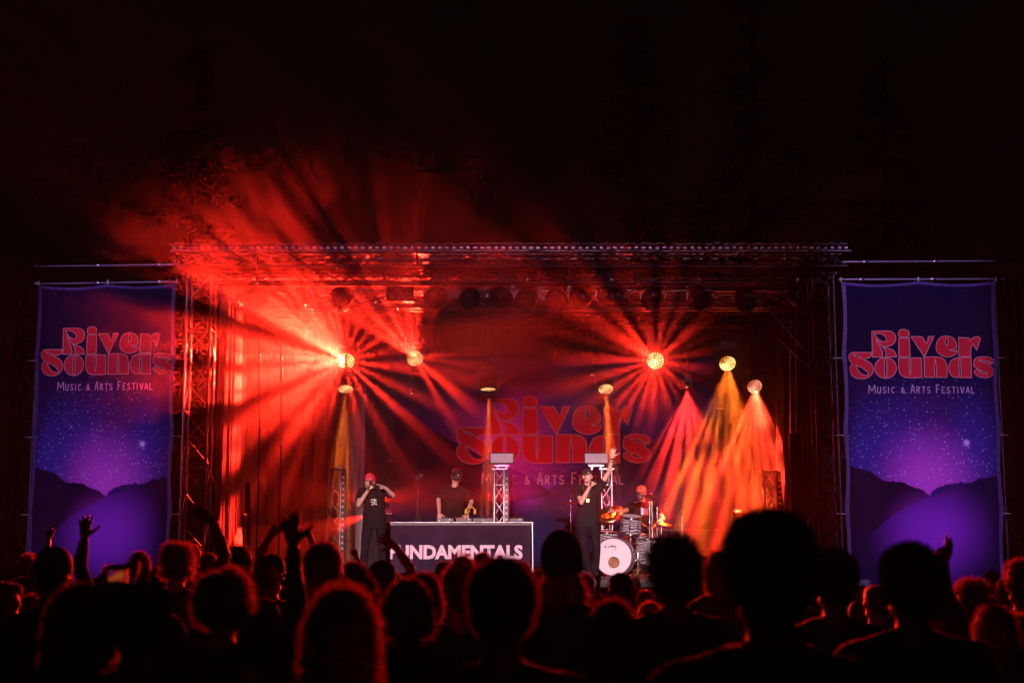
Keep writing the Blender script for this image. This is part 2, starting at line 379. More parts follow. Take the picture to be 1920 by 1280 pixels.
# ------------------------------------------------------------------ ground, haze, smoke
g = G(); n = 24
for j in range(n + 1):
    for i in range(n + 1):
        x = -150 + 300 * i / n; y = -40 + 340 * j / n; g.v.append((x, y, 0 if y < 60 else (y - 60) * .02))
for j in range(n):
    for i in range(n): k = j * (n + 1) + i; g.f.append((k, k + 1, k + n + 2, k + n + 1))
tag(g.obj('ground', M['ground']), kind='structure')
def volume(name, a, b, dens, colr, aniso, field=None):
    m = bpy.data.materials.new(name); m.use_nodes = True; t = m.node_tree; t.nodes.clear(); N = t.nodes.new; L = t.links.new
    o = N('ShaderNodeOutputMaterial'); v = N('ShaderNodeVolumePrincipled')
    v.inputs['Color'].default_value = (*colr, 1); v.inputs['Anisotropy'].default_value = aniso; v.inputs['Density'].default_value = dens
    L(v.outputs[0], o.inputs['Volume'])
    if field: field(t, v)
    g = G(); g.box([(p + q) / 2 for p, q in zip(a, b)], [q - p for p, q in zip(a, b)])
    return tag(g.obj(name, m), kind='stuff')
volume('haze', (-45, -4, -1.2), (45, 75, 24), .00022, (.9, .9, .9), .45)
def smoke_field(cx, cy, cz, rx, ry, rz, dmax, scale, lo, hi, dmin=.0):
    def fn(t, v):
        N = t.nodes.new; L = t.links.new
        ge = N('ShaderNodeNewGeometry')
        s = N('ShaderNodeVectorMath'); s.operation = 'SUBTRACT'; s.inputs[1].default_value = (cx, cy, cz); L(ge.outputs['Position'], s.inputs[0])
        d = N('ShaderNodeVectorMath'); d.operation = 'DIVIDE'; d.inputs[1].default_value = (rx, ry, rz); L(s.outputs[0], d.inputs[0])
        ln = N('ShaderNodeVectorMath'); ln.operation = 'LENGTH'; L(d.outputs[0], ln.inputs[0])
        fo = N('ShaderNodeMapRange'); fo.interpolation_type = 'SMOOTHSTEP'
        for k, x in enumerate((.45, 1., 1., 0.)): fo.inputs[k + 1].default_value = x
        L(ln.outputs['Value'], fo.inputs[0])
        nz = N('ShaderNodeTexNoise'); nz.inputs['Scale'].default_value = scale; nz.inputs['Detail'].default_value = 1
        L(ge.outputs['Position'], nz.inputs['Vector'])
        mr = N('ShaderNodeMapRange')
        for k, x in enumerate((lo, hi, dmin, dmax)): mr.inputs[k + 1].default_value = x
        L(nz.outputs[0], mr.inputs[0])
        mu = N('ShaderNodeMath'); mu.operation = 'MULTIPLY'; L(fo.outputs[0], mu.inputs[0]); L(mr.outputs[0], mu.inputs[1])
        # the air round the performers is clear: smoke hangs high and at the back
        sp = N('ShaderNodeSeparateXYZ'); L(ge.outputs['Position'], sp.inputs[0])
        hz = N('ShaderNodeMapRange'); hz.interpolation_type = 'SMOOTHSTEP'; L(sp.outputs[2], hz.inputs[0])
        for k, x in enumerate((2.9, 4.6, .025, 1.)): hz.inputs[k + 1].default_value = x
        hy = N('ShaderNodeMapRange'); hy.interpolation_type = 'SMOOTHSTEP'; L(sp.outputs[1], hy.inputs[0])
        for k, x in enumerate((24.2, 25.2, 0., 1.)): hy.inputs[k + 1].default_value = x
        mx = N('ShaderNodeMath'); mx.operation = 'MAXIMUM'; L(hz.outputs[0], mx.inputs[0]); L(hy.outputs[0], mx.inputs[1])
        m2 = N('ShaderNodeMath'); m2.operation = 'MULTIPLY'; L(mu.outputs[0], m2.inputs[0]); L(mx.outputs[0], m2.inputs[1]); mu = m2
        L(mu.outputs[0], v.inputs['Density'])
    return fn
volume('stage_smoke', (-9, 12, .9), (4.6, 28.6, 10.4), .02, (.92, .92, .92), .45,
       smoke_field(-1.6, 22.5, 4.6, 5.3, 8.6, 4.0, .105, .7, .43, .66, .002))
volume('stage_smoke', (-4.7, 23.0, 1.3), (-.7, 27.85, 5.75), .02, (.92, .92, .92), .4,
       smoke_field(-3.2, 25.0, 3.9, 3.4, 3.4, 3.2, .06, 1.1, .38, .64, .010))
volume('stage_smoke', (.4, 24.0, 1.3), (4.85, 27.85, 5.75), .02, (.92, .92, .92), .45,
       smoke_field(3.2, 25.6, 3.2, 3.2, 3.5, 3.4, .11, 1.2, .40, .62, .014))

# ------------------------------------------------------------------ stage
FZ = 1.25
st = thing('stage', (0, 22, 0), 'black raised festival stage deck in front of the crowd', 'stage')
g = G(); g.box((0, 3.4, FZ / 2 - .05), (10.6, 7.6, FZ - .1)); g.obj('stage_skirt', M['skirt'], st)
pm = G().box((0, 0, 0), (1.31, 1.49, .1)).mesh('deck_panel')
for i in range(8):
    for j in range(5):
        link('deck_panel', pm, M['deck'], st, (-4.62 + i * 1.32, .35 + j * 1.5, FZ - .05))
g = G(); g.box((0, -.42, FZ - .06), (10.7, .05, .11)); g.obj('edge_trim', M['steel'], st)
def pleats(name, p, q, z0, z1, amp, n, m, label, seed=0):
    """hanging cloth with folds between two ground points"""
    p, q = Vector((*p, 0)), Vector((*q, 0)); d = q - p; nn = Vector((-d.y, d.x, 0)).normalized(); r = random.Random(seed)
    cols = n * 8; rows = 8; g = G(); ph = [r.uniform(-.5, .5) for _ in range(cols + 1)]
    for j in range(rows + 1):
        for i in range(cols + 1):
            t = i / cols; a = 2 * math.pi * n * t + math.sin(t * 17) * 1.1
            g.v.append(tuple(p + d * t + nn * (amp * math.sin(a) * (.75 + .25 * math.sin(t * 31 + j * .3)) + amp * .3 * math.sin(a * 2.3 + j * .2)) + Vector((0, 0, z1 + (z0 - z1) * j / rows))))
    for j in range(rows):
        for i in range(cols): k = j * (cols + 1) + i; g.f.append((k, k + 1, k + cols + 2, k + cols + 1))
    o = g.obj(name, m, None, True); tag(o, label, 'curtain'); return o
pleats('rear_curtain', (-5.0, 28.3), (5.1, 28.3), FZ, 6.1, .035, 34, M['drape_dark'], 'dark pleated curtain closing the back of the stage behind the backdrop', 1)
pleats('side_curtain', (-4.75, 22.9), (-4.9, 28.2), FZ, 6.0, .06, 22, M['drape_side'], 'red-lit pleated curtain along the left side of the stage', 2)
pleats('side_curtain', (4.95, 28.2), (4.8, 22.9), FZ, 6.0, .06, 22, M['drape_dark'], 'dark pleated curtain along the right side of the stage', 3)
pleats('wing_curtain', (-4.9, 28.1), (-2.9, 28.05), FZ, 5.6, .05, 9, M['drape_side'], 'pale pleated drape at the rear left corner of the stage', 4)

# roof: ribbed sheet panels on purlins
rf = thing('stage_roof', (0, 25, 6.5), 'ribbed flat roof covering the whole stage', 'roof')
def ribbed(x0, x1, y0, y1, z):
    g = G(); n = int((x1 - x0) / .055); pts = []
    for i in range(n):
        x = x0 + (x1 - x0) * i / n; k = i % 4; pts.append((x, z + (0 if k in (0, 1) else .018)))
    pts.append((x1, z))
    for y in (y0, y1):
        for x, zz in pts: g.v.append((x, y - 25, zz - 6.5))
    m_ = len(pts)
    for i in range(m_ - 1): g.f.append((i, i + 1, m_ + i + 1, m_ + i))
    for y in (y0, y1):
        for x, zz in pts: g.v.append((x, y - 25, zz - 6.5 + .008))
    b = 2 * m_
    for i in range(m_ - 1): g.f.append((b + i, b + m_ + i, b + m_ + i + 1, b + i + 1)); g.f.append((i, b + i, b + i + 1, i + 1))
    return g
for k in range(6):
    x0 = -5.3 + k * 1.75; ribbed(x0, x0 + 1.742, 21.55, 28.8, 6.36).obj('roof_panel', M['roof'], rf)
for y in np.arange(21.9, 28.7, .62):
    g = G(); g.box((0, 0, 0), (10.45, .05, .075)); g.obj('purlin', M['alu'], rf, loc=(-.05, y - 25, 6.31 - 6.5))
zc = lambda y, Y: at(960, y, Y).z
XL, XR = at(328, 500, 21.8).x, at(1588, 500, 21.8).x
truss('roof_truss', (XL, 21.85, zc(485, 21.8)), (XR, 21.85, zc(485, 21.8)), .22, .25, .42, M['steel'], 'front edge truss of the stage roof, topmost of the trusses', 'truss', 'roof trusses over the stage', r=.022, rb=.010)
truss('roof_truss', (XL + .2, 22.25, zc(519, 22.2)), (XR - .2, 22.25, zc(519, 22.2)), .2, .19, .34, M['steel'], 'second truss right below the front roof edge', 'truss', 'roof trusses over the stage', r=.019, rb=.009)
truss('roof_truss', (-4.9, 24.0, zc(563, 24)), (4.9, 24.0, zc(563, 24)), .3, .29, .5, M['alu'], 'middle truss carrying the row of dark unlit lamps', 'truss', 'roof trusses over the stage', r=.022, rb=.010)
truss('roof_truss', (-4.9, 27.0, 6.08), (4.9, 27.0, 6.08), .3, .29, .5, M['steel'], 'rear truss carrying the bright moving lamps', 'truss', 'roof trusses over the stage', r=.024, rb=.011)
for x, lb in ((-4.95, 'left'), (5.0, 'right')):
    truss('roof_truss', (x, 22.0, 6.12), (x, 28.4, 6.12), .2, .25, .5, M['steel'], f'{lb} side truss running back under the roof', 'truss', 'roof trusses over the stage', r=.02, rb=.01)
# dotted bright bolts along the front roof edge
ed = thing('roof_edge_rail', (0, 21.5, 6.4), 'rail of shiny bolts along the front top edge of the roof', 'rail')
rod((XL, 21.5, zc(470, 21.5)), (XR, 21.5, zc(470, 21.5)), .016, M['alu'], ed, 'rail')
bolt = G().box((0, 0, 0), (.052, .05, .03)).mesh('bolt')
k = 0
x = XL + .05
while x < XR:
    link('bolt', bolt, M['alu'], ed, (x, 0, zc(465, 21.5) - 6.4)); x += .108
# towers
def tower(x0, x1, Y, ztop, label, m):
    xa, xb = at(x0, 900, Y).x, at(x1, 900, Y).x
    return truss('truss_tower', ((xa + xb) / 2, Y + .2, 0), ((xa + xb) / 2, Y + .2, ztop), xb - xa, .36, .42, m, label, 'tower', 'square truss towers of the stage', r=.022, rb=.010)
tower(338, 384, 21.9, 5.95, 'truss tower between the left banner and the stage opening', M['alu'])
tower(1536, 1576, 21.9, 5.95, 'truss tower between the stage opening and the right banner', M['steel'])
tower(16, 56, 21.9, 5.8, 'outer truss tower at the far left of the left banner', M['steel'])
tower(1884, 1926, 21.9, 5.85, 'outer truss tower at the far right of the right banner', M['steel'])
def pipe(p, q, r, label, m=None):
    t = thing('scaffold_pipe', Vector(p), label, 'pipe', 'horizontal pipes over the banners'); rod(p, q, r, m or M['alu'], t, 'tube')
    d = (Vector(q) - Vector(p)).normalized()
    for k in (.12, .5, .88):
        c = Vector(p).lerp(Vector(q), k); rod(c - d * .04, c + d * .04, r * 1.7, M['alu'], t, 'clamp')
pipe(at(30, 500, 21.9), at(334, 496, 21.9), .022, 'upper pipe above the left banner')
pipe(at(30, 533, 21.8), at(334, 528, 21.8), .022, 'lower pipe holding the top of the left banner')
pipe(at(1580, 491, 21.9), at(1925, 489, 21.9), .024, 'upper pipe above the right banner')
pipe(at(1572, 524, 21.8), at(1925, 523, 21.8), .024, 'lower pipe holding the top of the right banner')
# masts inside the right wing
for x0, x1, y0, y1, r, m, lb in ((1484, 1484, 600, 812, .03, 'alu', 'thin pale mast inside the right wing, nearer the stage'), (1495, 1495, 590, 812, .03, 'alu', 'thin pale mast inside the right wing, nearer the tower'),
                          (487, 487, 640, 800, .018, 'alu', 'thin vertical pole in the red smoke at left'), (527, 527, 640, 835, .018, 'alu', 'second thin vertical pole in the red smoke at left'),
                          (465, 465, 905, 1000, .05, 'steel', 'short dark post beside the left wing')):
    t = thing('mast', at(x0, y1, 23.2), lb, 'pole'); rod(at(x0, y1, 23.2), at(x1, y0, 23.2), r, M[m], t, 'tube')
    if x0 > 1400: rod(Vector((at(x0, y1, 23.2).x, 23.2, FZ)), at(x0, y1, 23.2), r * 2.0, M['black'], t, 'sleeve')
    else: rod(Vector((at(x0, y1, 23.2).x, 23.2, FZ)), at(x0, y1, 23.2), r * .8, M['steel'], t, 'sleeve')
for a, b, lb in (((1450, 588), (1532, 682), 'upper diagonal brace in the right wing'), ((1462, 636), (1520, 690), 'lower diagonal brace in the right wing'), ((398, 528), (450, 575), 'short diagonal brace under the roof at left'), ((1530, 540), (1510, 572), 'short diagonal brace under the roof at right')):
    t = thing('diagonal_brace', at(*a, 23.0), lb, 'brace'); rod(at(*a, 23.0), at(*b, 23.0), .022, M['alu'], t, 'tube')

# ------------------------------------------------------------------ lamps as objects
def moving_head(h, label, cells, group='lit moving lamps over the stage'):
    p = at(h['px'], h['py'], h['Y']); dr = Vector(h['face']).normalized(); d = h['d']
    t = thing('moving_head_lamp', p, label, 'stage lamp', group)
    R = dr.to_track_quat('Z', 'Y').to_matrix()
    floor = h['py'] > 900
    # head shell, open at the front, lens cells set in it
    g = G(); r = d * .56
    g.lathe([(0, -d * .75), (r * .6, -d * .72), (r * .92, -d * .5), (r, -d * .2), (r, .0), (r * .93, .012), (r * .93, -.01), (0, -.01)], rot=R)
    g.obj('head', M['black'], t, True)
    c = G(); cr = d * .053
    for ring in range(4 if d > .2 else 2):
        for q in range(max(1, ring * 6)):
            an0 = 2 * math.pi * q / max(1, ring * 6) + ring * .3; rr_ = ring * d * .142; x, y = rr_ * math.cos(an0), rr_ * math.sin(an0)
            k = len(c.v); c.v.append(tuple(R @ Vector((x, y, .012))))
            for i in range(8):
                an = math.pi * i / 4; c.v.append(tuple(R @ Vector((x + math.cos(an) * cr, y + math.sin(an) * cr, .006))))
            for i in range(8): c.f.append((k, k + 1 + i, k + 1 + (i + 1) % 8))
    tag(c.obj('lens_cell', cells, t), kind='stuff')
    # yoke and base, base up on a drop pole to the rear truss (or on the deck)
    s = 1 if not floor else -1
    g = G(); yw = d * .68
    for sx in (-1, 1): g.box((sx * yw, 0, s * d * .42), (.03, d * .3, d * .95))
    g.box((0, 0, s * d * .92), (yw * 2 + .03, d * .32, .035)); g.obj('yoke', M['black'], t)
    g = G(); g.box((0, 0, s * (d * .92 + .07)), (d * .95, d * .8, .10)); g.obj('base', M['black'], t)
    zt = 5.95 if not floor else FZ
    top = p + Vector((0, 0, s * (d * .92 + .12)))
    if abs(zt - top.z) > .03: rod(top, Vector((top.x, top.y, zt)), .022, M['steel'], t, 'drop_pole')
names = ['brightest lit lamp in a wide red fan, leftmost of the upper row', 'lit lamp with short red beams rising, just right of the brightest one',
 'round white-hot lamp with red petals of light, right of centre', 'yellow lamp throwing amber beams down, right of the petal lamp', 'lowest big lit lamp at the right edge of the stage opening',
 'oval lit lamp throwing orange beams down over the second logo half', 'oval lit lamp straight below the brightest lamp', 'edge-on lit lamp right above the big R of the backdrop',
 'small red lamp spreading a five-ray fan between the petal lamp and the yellow lamp', 'small dim lamp with thin red rays below the rising-beam lamp', 'small red lamp over the edge-on lamp above the letter R',
 'tiny red lamp left of the petal lamp', 'small lamp on the floor at right, beaming thin red rays upward']
cm = ['cellA', 'cellB', 'cellA', 'cellA', 'cellC', 'cellB', 'cellB', 'cellB', 'cellC', 'cellC', 'cellC', 'cellC', 'cellC']
for h, nme, c in zip(HEADS, names, cm): moving_head(h, nme, M[c])
def par(px, py, Y, label, two=False, size=.34):
    p = at(px, py, Y); t = thing('hanging_lamp', p, label, 'stage lamp', 'dark unlit lamps hanging from the truss')
    if two:
        g = G(); g.box((0, 0, 0), (.46, .16, .26)); g.obj('housing', M['black'], t)
        for sx in (-1, 1): G().lathe([(0, 0), (.085, 0), (.10, -.03), (.10, 0.0)], (sx * .11, -.10, 0), Matrix.Rotation(R_(90), 3, 'X')).obj('lens', M['steel'], t, True)
    else:
        R = Matrix.Rotation(R_(-125 + rnd.uniform(-14, 14)), 3, 'X') @ Matrix.Rotation(rnd.uniform(-.4, .4), 3, 'Y'); s = size / 2
        R = Matrix.Rotation(rnd.uniform(-.5, .5), 3, 'Z') @ Matrix.Rotation(R_(120 + rnd.uniform(-14, 14)), 3, 'X')
        G().lathe([(0, -s), (s * .55, -s * .95), (s * .85, -s * .5), (s, s * .3), (s, s), (s * .9, s), (s * .85, s * .8), (0, s * .78)], rot=R).obj('housing', M['black'], t, True)
        G().lathe([(0, s * .83), (s * .84, s * .83), (s * .84, s * .80)], rot=R).obj('lens', M['steel'], t, True)
    g = G()
    for sx in (-1, 1): g.box((sx * (size / 2 + .03 if not two else .26), 0, .1), (.012, .04, .26))
    g.box((0, 0, .235), (size + .07 if not two else .53, .045, .014)); g.obj('yoke', M['alu'], t)
    g = G(); g.box((0, 0, .28), (.05, .05, .09)); g.obj('clamp', M['alu'], t)
pars = [(483, 555, 'first hanging dark lamp from the left, in red smoke'), (563, 557, 'second hanging dark lamp from the left, in red smoke'), (645, 556, 'third hanging dark lamp from the left'),
 (750, 552, 'two-eye blinder lamp left of the roof centre'), (820, 556, 'dark lamp just right of the left blinder'), (880, 556, 'dark lamp left of the roof centre'), (937, 555, 'dark lamp at the roof centre'),
 (988, 556, 'dark lamp just right of the roof centre'), (1042, 560, 'dark lamp two places left of the right blinder'), (1092, 556, 'dark lamp next on the left of the right blinder'), (1147, 553, 'two-eye blinder lamp right of the roof centre'),
 (1224, 556, 'dark lamp next on the right of the right blinder'), (1312, 558, 'dark lamp third from the right end of the row'), (1397, 558, 'dark lamp second from the right end of the row'), (1495, 556, 'last hanging dark lamp at the right end of the row')]
for x, y, lb in pars: par(x, y, 23.5, lb, 'blinder' in lb and 'two-eye' in lb, .36)
g = G()
for k in range(26):
    x = -4.6 + k * .36 + rnd.uniform(-.1, .1); pts = [(x + t * rnd.uniform(.1, .16), 23.75, 5.95 - .12 * math.sin(math.pi * t / 4) - .02 * rnd.random()) for t in range(5)]; g.tube(pts, .012, 5)
tag(g.obj('lamp_cable', M['wire']), 'loose black cables looped along the lamp truss', 'cable')

# ------------------------------------------------------------------ lettering
def smooth_contour(pts, step=5.):
    """closed contour through points; a third item 1 marks a sharp corner"""
    n = len(pts); out = []
    P = [Vector((p[0], p[1])) for p in pts]; C = [len(p) > 2 for p in pts]
    for i in range(n):
        p1, p2 = P[i], P[(i + 1) % n]; p0, p3 = P[i - 1], P[(i + 2) % n]
        m1 = (p2 - p1) if C[i] else (p2 - p0) * .5
        m2 = (p2 - p1) if C[(i + 1) % n] else (p3 - p1) * .5
        k = max(1, int((p2 - p1).length / step))
        for j in range(k):
            t = j / k; t2 = t * t; t3 = t2 * t
            out.append(p1 * (2 * t3 - 3 * t2 + 1) + m1 * (t3 - 2 * t2 + t) + p2 * (-2 * t3 + 3 * t2) + m2 * (t3 - t2))
    return out
def oval(cx, cy, rx, ry, n=20): return [(cx + rx * math.cos(2 * math.pi * i / n), cy + ry * math.sin(2 * math.pi * i / n)) for i in range(n)]
c1 = 1
LOGO = [
 [[(690,712,1),(810,711),(852,728),(867,768),(848,812),(800,832),(775,838),(815,848),(855,872),(870,913,1),(788,914,1),(790,880),(778,850),(757,820),(735,790),(722,768,1),(732,800),(752,840),(766,880),(768,914,1),(692,914,1)],
  [(706,728,1),(760,735),(790,758),(797,785),(775,795),(742,777)]],
 [[(886,735),(895,708),(925,700),(958,708),(967,735),(955,757),(898,757)]],
 [[(888,766,1),(968,766,1),(970,912,1),(886,912,1)]],
 [[(980,756,1),(1062,757,1),(1078,785),(1092,812,1),(1104,790),(1108,757,1),(1152,755,1),(1075,914,1)]],
 [[(1165,835),(1180,785),(1215,757),(1260,753),(1300,770),(1320,808),(1320,842,1),(1290,858),(1262,854,1),(1290,868),(1327,860,1),(1318,888),(1285,907),(1245,913),(1200,900),(1172,872)],
  [(1245,765),(1258,790),(1255,815),(1243,826),(1238,800)]],
 [[(1338,762,1),(1415,766,1),(1418,790,1),(1445,765),(1480,757),(1500,766,1),(1492,800),(1472,862,1),(1458,840),(1440,815),(1428,850),(1424,911,1),(1338,911,1)]],
 [[(560,875),(685,876,1),(683,900),(665,918),(624,928),(665,950),(692,985),(690,1035),(655,1070),(605,1080),(550,1066),(522,1030),(520,990),(542,966,1),(520,940),(514,905),(530,882)],
  [(548,892,1),(585,899),(618,919,1),(580,912)], [(565,975,1),(620,1000),(658,1036),(648,1053),(612,1045),(582,1012)]],
 [oval(786, 998, 80, 80), [(779,935),(787,928),(794,935),(794,1060),(787,1067),(779,1060)]],
 [[(883,921,1),(962,921,1),(962,1000),(967,1055,1),(974,1000),(974,921,1),(1053,921,1),(1054,1073,1),(965,1075),(915,1065),(890,1035),(883,990)]],
 [[(1072,915,1),(1160,914),(1215,925),(1242,965),(1246,1072,1),(1163,1072,1),(1163,990),(1157,927,1),(1150,990),(1150,1072,1),(1072,1072,1)]],
 [[(1348,918,1),(1427,914,1),(1427,1074,1),(1345,1072),(1290,1065),(1262,1030),(1258,990),(1280,940),(1318,922)], [(1337,935),(1344,928),(1350,935),(1350,1056),(1344,1062),(1337,1056)]],
 [[(1446,965),(1460,925),(1510,912),(1570,918),(1600,945),(1588,968),(1562,978),(1598,1008),(1590,1050),(1545,1073),(1490,1068),(1452,1045),(1450,1020),(1476,1008,1),(1450,990)],
  [(1478,938,1),(1530,942),(1592,962,1),(1530,956)], [(1478,1014,1),(1520,1028),(1552,1047,1),(1510,1040)]],
]
STROKES = {'M': [[(0,1),(.08,0),(.5,.7),(.92,0),(1,1)]], 'U': [[(0,0),(0,.7),(.2,1),(.7,1),(.9,.7),(.9,0)]],
 'S': [[(.9,.1),(.5,0),(.1,.15),(.15,.4),(.75,.6),(.85,.85),(.5,1),(0,.88)]], 'I': [[(.2,0),(.2,1)]],
 'C': [[(.9,.15),(.5,0),(.12,.25),(.05,.6),(.3,.97),(.9,.88)]], '&': [[(1,1),(.3,.3),(.45,.05),(.65,.2),(.2,.6),(.2,.9),(.5,1),(.95,.55)]],
 'A': [[(0,1),(.45,0),(.55,0),(1,1)], [(.2,.65),(.8,.65)]], 'R': [[(.05,1),(.05,0),(.6,0),(.85,.22),(.6,.48),(.1,.5)], [(.4,.5),(.9,1)]],
 'T': [[(0,0),(1,0)], [(.5,0),(.5,1)]], 'F': [[(.05,1),(.05,0),(.9,0)], [(.05,.48),(.7,.48)]], 'E': [[(.9,0),(.05,0),(.05,1),(.9,1)], [(.05,.48),(.7,.48)]],
 'V': [[(0,0),(.45,1),(.55,1),(1,0)]], 'L': [[(.05,0),(.05,1),(.9,1)]], ' ': []}
def tagline(x0, x1, y0, y1):
    """stroked capitals, the first of each word taller; returns closed quads in logo units"""
    word = 'Music & Arts Festival'; adv = {'M': 1.5, 'I': .62, ' ': .75, '&': 1.15}
    L = []; x = 0
    for ch in word:
        c = ch.upper(); big = ch.isupper(); wd = (adv.get(c, 1.) - .38) * (1.12 if big else 1.)
        L.append((c, x, max(wd, .12), big)); x += adv.get(c, 1.) * (1.1 if big else 1.)
    s = (x1 - x0) / x; quads = []
    for c, xx, wd, big in L:
        top = y0 if big else y0 + (y1 - y0) * .24
        for stp in STROKES[c]:
            P = [Vector((x0 + (xx + a * wd) * s, top + b * (y1 - top))) for a, b in stp]; hw = 2.6
            for a, b in zip(P[:-1], P[1:]):
                d = (b - a).normalized(); nn = Vector((-d.y, d.x)) * hw; e = d * hw * .6
                quads.append([a - e + nn, b + e + nn, b + e - nn, a - e - nn])
    return quads
def fill(contours, grid=24.):
    pts = []; edges = []
    for c in contours:
        k = len(pts); pts += c; edges += [(k + i, k + (i + 1) % len(c)) for i in range(len(c))]
    def inside(p):
        r = False
        for c in contours:
            n = len(c)
            for i in range(n):
                a, b = c[i], c[(i + 1) % n]
                if (a.y > p.y) != (b.y > p.y) and p.x < (b.x - a.x) * (p.y - a.y) / (b.y - a.y) + a.x: r = not r
        return r
    xs = [p.x for p in pts]; ys = [p.y for p in pts]
    x = min(xs) + grid / 2
    while x < max(xs):
        y = min(ys) + grid / 2
        while y < max(ys):
            if inside(Vector((x, y))): pts.append(Vector((x, y)))
            y += grid
        x += grid
    v, e, f, *_ = delaunay_2d_cdt([Vector(p) for p in pts], edges, [], 0, 1e-4)
    keep = []
    for t in f:
        c = sum((v[i] for i in t), Vector((0, 0))) / len(t)
        if inside(c): keep.append(tuple(t))
    return [tuple(p) for p in v], keep
_logo = None
def logo_geo():
    global _logo
    if _logo: return _logo
    A = G(); B = G(); C = G()
    for letter in LOGO:
        cs = [smooth_contour(c) for c in letter]
        v, f = fill(cs); A.add([(p[0], p[1], 0) for p in v], f)
        for c in cs:
            n = len(c); inn = []; out = []
            for i in range(n):
                d = (c[(i + 1) % n] - c[i - 1]); d = d.normalized() if d.length > 1e-6 else Vector((1, 0)); nn = Vector((-d.y, d.x))
                inn.append(c[i] + nn * 2.5); out.append(c[i] - nn * 2.5)
            B.add([(p[0], p[1], 0) for p in inn + out], [(i, (i + 1) % n, n + (i + 1) % n, n + i) for i in range(n)])
    for q in tagline(658, 1462, 1130, 1192): C.add([(p[0], p[1], 0) for p in q], [(0, 1, 2, 3)])
    _logo = (A, B, C); return _logo
def artwork(name, asp, ridge1, ridge2, ridge3, glow, base, top):
    """printed night valley: u right 0..1, v down 0..1 come from the mesh's UV map"""
    m = bpy.data.materials.new(name); m.use_nodes = True; t = m.node_tree; N = t.nodes.new; L = t.links.new; b = t.nodes['Principled BSDF']
    uv = N('ShaderNodeUVMap'); uv.uv_map = 'art'; sp = N('ShaderNodeSeparateXYZ'); L(uv.outputs[0], sp.inputs[0]); U, V = sp.outputs[0], sp.outputs[1]
    def Mt(op, a, b_=None):
        m_ = N('ShaderNodeMath'); m_.operation = op
        for k, s in enumerate((a, b_)):
            if s is None: continue
            if isinstance(s, (int, float)): m_.inputs[k].default_value = s
            else: L(s, m_.inputs[k])
        return m_.outputs[0]
    def MR(v, a, b_, c, d, sm=True):
        m_ = N('ShaderNodeMapRange'); m_.interpolation_type = 'SMOOTHSTEP' if sm else 'LINEAR'; L(v, m_.inputs[0])
        for k, s in enumerate((a, b_, c, d)): m_.inputs[k + 1].default_value = s
        return m_.outputs[0]
    def mix(f, a, b_):
        x = N('ShaderNodeMix'); x.data_type = 'RGBA'
        if isinstance(f, (int, float)): x.inputs[0].default_value = f
        else: L(f, x.inputs[0])
        for k, s in ((6, a), (7, b_)):
            if isinstance(s, tuple): x.inputs[k].default_value = (*s, 1)
            else: L(s, x.inputs[k])
        return x.outputs[2]
    def curve(pts):
        c = N('ShaderNodeFloatCurve'); L(U, c.inputs['Value']); cv = c.mapping.curves[0]
        cv.points[0].location = pts[0]; cv.points[1].location = pts[-1]
        for p in pts[1:-1]: cv.points.new(*p)
        for p in cv.points: p.handle_type = 'VECTOR'
        c.mapping.update(); return c.outputs[0]
    nz = N('ShaderNodeTexNoise'); nz.inputs['Scale'].default_value = 40; nz.inputs['Detail'].default_value = 3; L(uv.outputs[0], nz.inputs['Vector'])
    jag = Mt('MULTIPLY', Mt('SUBTRACT', nz.outputs[0], .5), .014)
    gx, gy, gr = glow
    du = Mt('MULTIPLY', Mt('SUBTRACT', U, gx), asp); dv = Mt('SUBTRACT', V, gy)
    dist = Mt('SQRT', Mt('ADD', Mt('MULTIPLY', du, du), Mt('MULTIPLY', Mt('MULTIPLY', dv, dv), .8)))
    cl = N('ShaderNodeTexNoise'); cl.inputs['Scale'].default_value = 3.5; cl.inputs['Detail'].default_value = 5; L(uv.outputs[0], cl.inputs['Vector'])
    sky = mix(MR(V, top, gy - .05, 0, 1), (.004, .006, .030), (.012, .030, .24))
    sky = mix(MR(cl.outputs[0], .42, .62, 0, .55), sky, (.012, .008, .035))
    sky = mix(MR(dist, 0, gr, .55, 0), sky, (.16, .03, .36))
    sky = mix(MR(dist, 0, gr * .62, 1, 0), sky, (.62, .09, .62))
    # stars
    mp = N('ShaderNodeMapping'); mp.inputs['Scale'].default_value = (105 * asp, 105, 1); L(uv.outputs[0], mp.inputs[0])
    vo = N('ShaderNodeTexVoronoi'); vo.inputs['Scale'].default_value = 1.; L(mp.outputs[0], vo.inputs['Vector'])
    s1 = Mt('MULTIPLY', MR(vo.outputs['Distance'], .08, .30, 1, 0), MR(dist, .10, gr * 1.25, 1, .03))
    sc_ = N('ShaderNodeSeparateColor'); L(vo.outputs['Color'], sc_.inputs[0]); s1 = Mt('MULTIPLY', s1, MR(sc_.outputs[0], .25, .95, 0, 1))
    sky = mix(s1, sky, (.85, .70, .95))
    # one bright star
    d1 = Mt('MULTIPLY', Mt('SUBTRACT', U, .78), asp); d2 = Mt('SUBTRACT', V, .525)
    sky = mix(MR(Mt('SQRT', Mt('ADD', Mt('MULTIPLY', d1, d1), Mt('MULTIPLY', d2, d2))), .004, .014, .8, 0), sky, (.8, .6, .9))
    fog = MR(dist, .02, gr * .75, 1, 0)
    du2 = Mt('MULTIPLY', Mt('SUBTRACT', U, gx + .02), asp); dv2 = Mt('SUBTRACT', V, gy + .15)
    fd = Mt('SQRT', Mt('ADD', Mt('MULTIPLY', du2, du2), Mt('MULTIPLY', dv2, Mt('MULTIPLY', dv2, 1.2))))
    fog2 = MR(fd, 0, .24, 1, 0)
